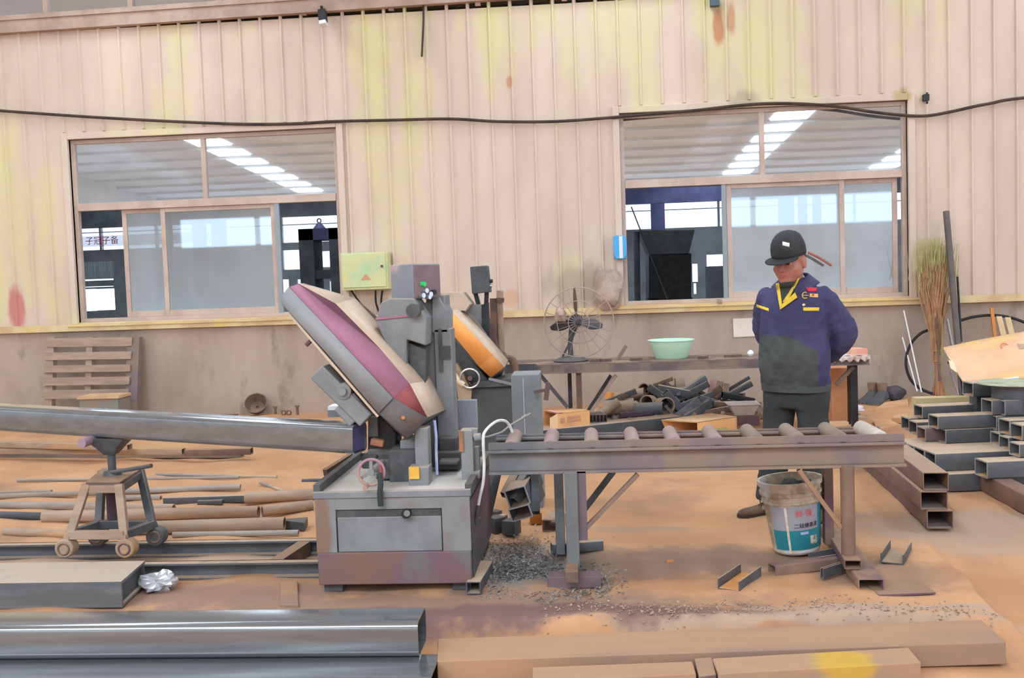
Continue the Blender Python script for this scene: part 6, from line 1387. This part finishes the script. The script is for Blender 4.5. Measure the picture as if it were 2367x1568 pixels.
patch([(1838,676),(1843,688),(1804,716),(1807,704)], 'placket_flap', m_yel, off=.013)
patch([(1749,704),(1777,713),(1777,720),(1749,710)], 'pocket_trim', m_yel)
patch([(1856,711),(1894,711),(1893,719),(1857,719)], 'pocket_trim', m_yel)
patch([(1862,664),(1889,664),(1887,674),(1868,674)], 'chest_patch', mat('red_patch',(206,48,66),None))
m_emb = mat('emblem_gold', (214,178,104), None)
mb = MB(); 
arc = [hit(1861+6.5*math.cos(t),683+7*math.sin(t),.006) for t in [math.radians(a) for a in range(50,320,18)]]
mb.sweep(arc,.0035,6); mb.sweep([hit(1857,683,.006),hit(1869,683,.006)],.003,6); mb.build('emblem', m_emb, jacket)
patch([(1872,679),(1891,680),(1891,688),(1871,687)], 'embroidery', m_emb, off=.005)
patch([(1877,680),(1882,680),(1882,684),(1877,684)], 'embroidery_mark', mat('red_thread',(200,70,70),None), off=.008, nu=2, nv=2)
k = hit(1858,705,.004); MB().ell(k,(.009,0,0),(0,.005,0),(0,0,.008),12,8).build('button', mat('cream_button',(232,216,160),None), jacket)
k = hit(1790,897,.004); MB().ell(k,(.009,0,0),(0,.005,0),(0,0,.009),12,8).build('button', mat('rose_button',(190,130,140),None), jacket)
# collar: two folded navy leaves
def leaf(side):
    tipp = [(1795,660),(1850,655)][side]; 
    def fn(u,v):
        t = (-1 if side == 0 else 1)*(math.radians(18)+math.radians(150)*u); 
        a_, b_ = math.sin(t)*.090, math.cos(t)*.082
        zz = 1.462-.012*math.cos(t)*(1) - .034*max(0,math.cos(t)) 
        top = L(a_*.86, b_*.95-.012, zz-.004); low = L(a_*1.6, b_*1.62-.012, zz-.058-.016*max(0,math.cos(t)))
        return top*(1-v)+low*v
    o = MB().grid(fn,18,5).build('collar', m_navy, jacket, fix=False); md = o.modifiers.new('s','SOLIDIFY'); md.thickness = .006
leaf(0); leaf(1)
# trousers
tr = MB(); tr.loft([tring(.66,.17,.12),tring(.76,.178,.125),tring(.86,.17,.12)])
limb(tr, [L(.1,0,.80),L(.112,.015,.46),anL+Vv((0,0,.0))], [.105,.088,.082], 18); limb(tr, [L(-.1,0,.80),L(-.115,.02,.46),anR+Vv((0,0,.0))], [.105,.088,.082], 18)
remesh(tr, 'trousers', [m_trous], .012, 4, disp=(.016,.08))
# shoes
def wshoe(an, tipv, nm):
    d = Vv((tipv.x,tipv.y,0)).normalized(); s_ = Vv((-d.y,d.x,0)); base = Vv((an.x,an.y,0))-d*.07; rings = []
    for t,w_,h_ in ((0,.030,.075),(.02,.036,.085),(.08,.038,.088),(.14,.040,.066),(.19,.046,.056),(.235,.044,.05),(.262,.030,.042),(.275,.012,.03)):
        rings.append([base+d*t+s_*(w_*math.cos(a))+Vv((0,0,max(.014,h_*.5+h_*.5*math.sin(a)))) for a in [2*math.pi*i/18 for i in range(18)]])
    o = MB().loft(rings).build('shoe', m_shoe, MAN)
    rings = [[base+d*t+s_*sx+Vv((0,0,zz)) for sx,zz in ((-w_,.002),(w_,.002),(w_,.02),(-w_,.02))] for t,w_ in ((-.002,.032),(.08,.041),(.19,.049),(.24,.044),(.278,.014))]
    MB().loft(rings).build('sole', mat('shoe_sole',(70,60,54),None), o)
wshoe(anR, toe-heel, 'r'); wshoe(anL, LFT*.25+FWD, 'l')
# cap label
hv = BVHTree.FromPolygons([v.co+MAN.location for v in cd_.data.vertices], [list(p.vertices) for p in cd_.data.polygons])
def hitc(px,py):
    r = ray(px,py).normalized(); h = hv.ray_cast(CAM, r); return (h[0]-r*.004) if h[0] else aY(px,py,6.12)
mb = MB(); mb.grid(lambda u,v: hitc(1809+16*u-.5*v, 558.5+4*u+9*v),4,2); o = mb.build('cap_label', m_white, cd_, fix=False); o.modifiers.new('s','SOLIDIFY').thickness = .002
# broken branch / wire hung on the window behind the cap
tag(MB().sweep(cr([W(1868,584,.15),W(1890,594,.14),W(1910,606,.14),W(1922,614,.13)]), .016, 8).build('stick', mat('stick_redbrown',(150,112,98),(178,108,96),10,.8)), 'reddish brown stick on the right window behind the cap of the worker', 'stick')
# ------------------------------------------------------------------ view settings
vs = SC.view_settings; SC.display_settings.display_device = 'sRGB'; vs.view_transform = 'Standard'; vs.look = 'None'; vs.exposure = 0.15; vs.gamma = 1.0
try: vs.use_curve_mapping = False
except Exception: pass
SC.cycles.max_bounces = 8
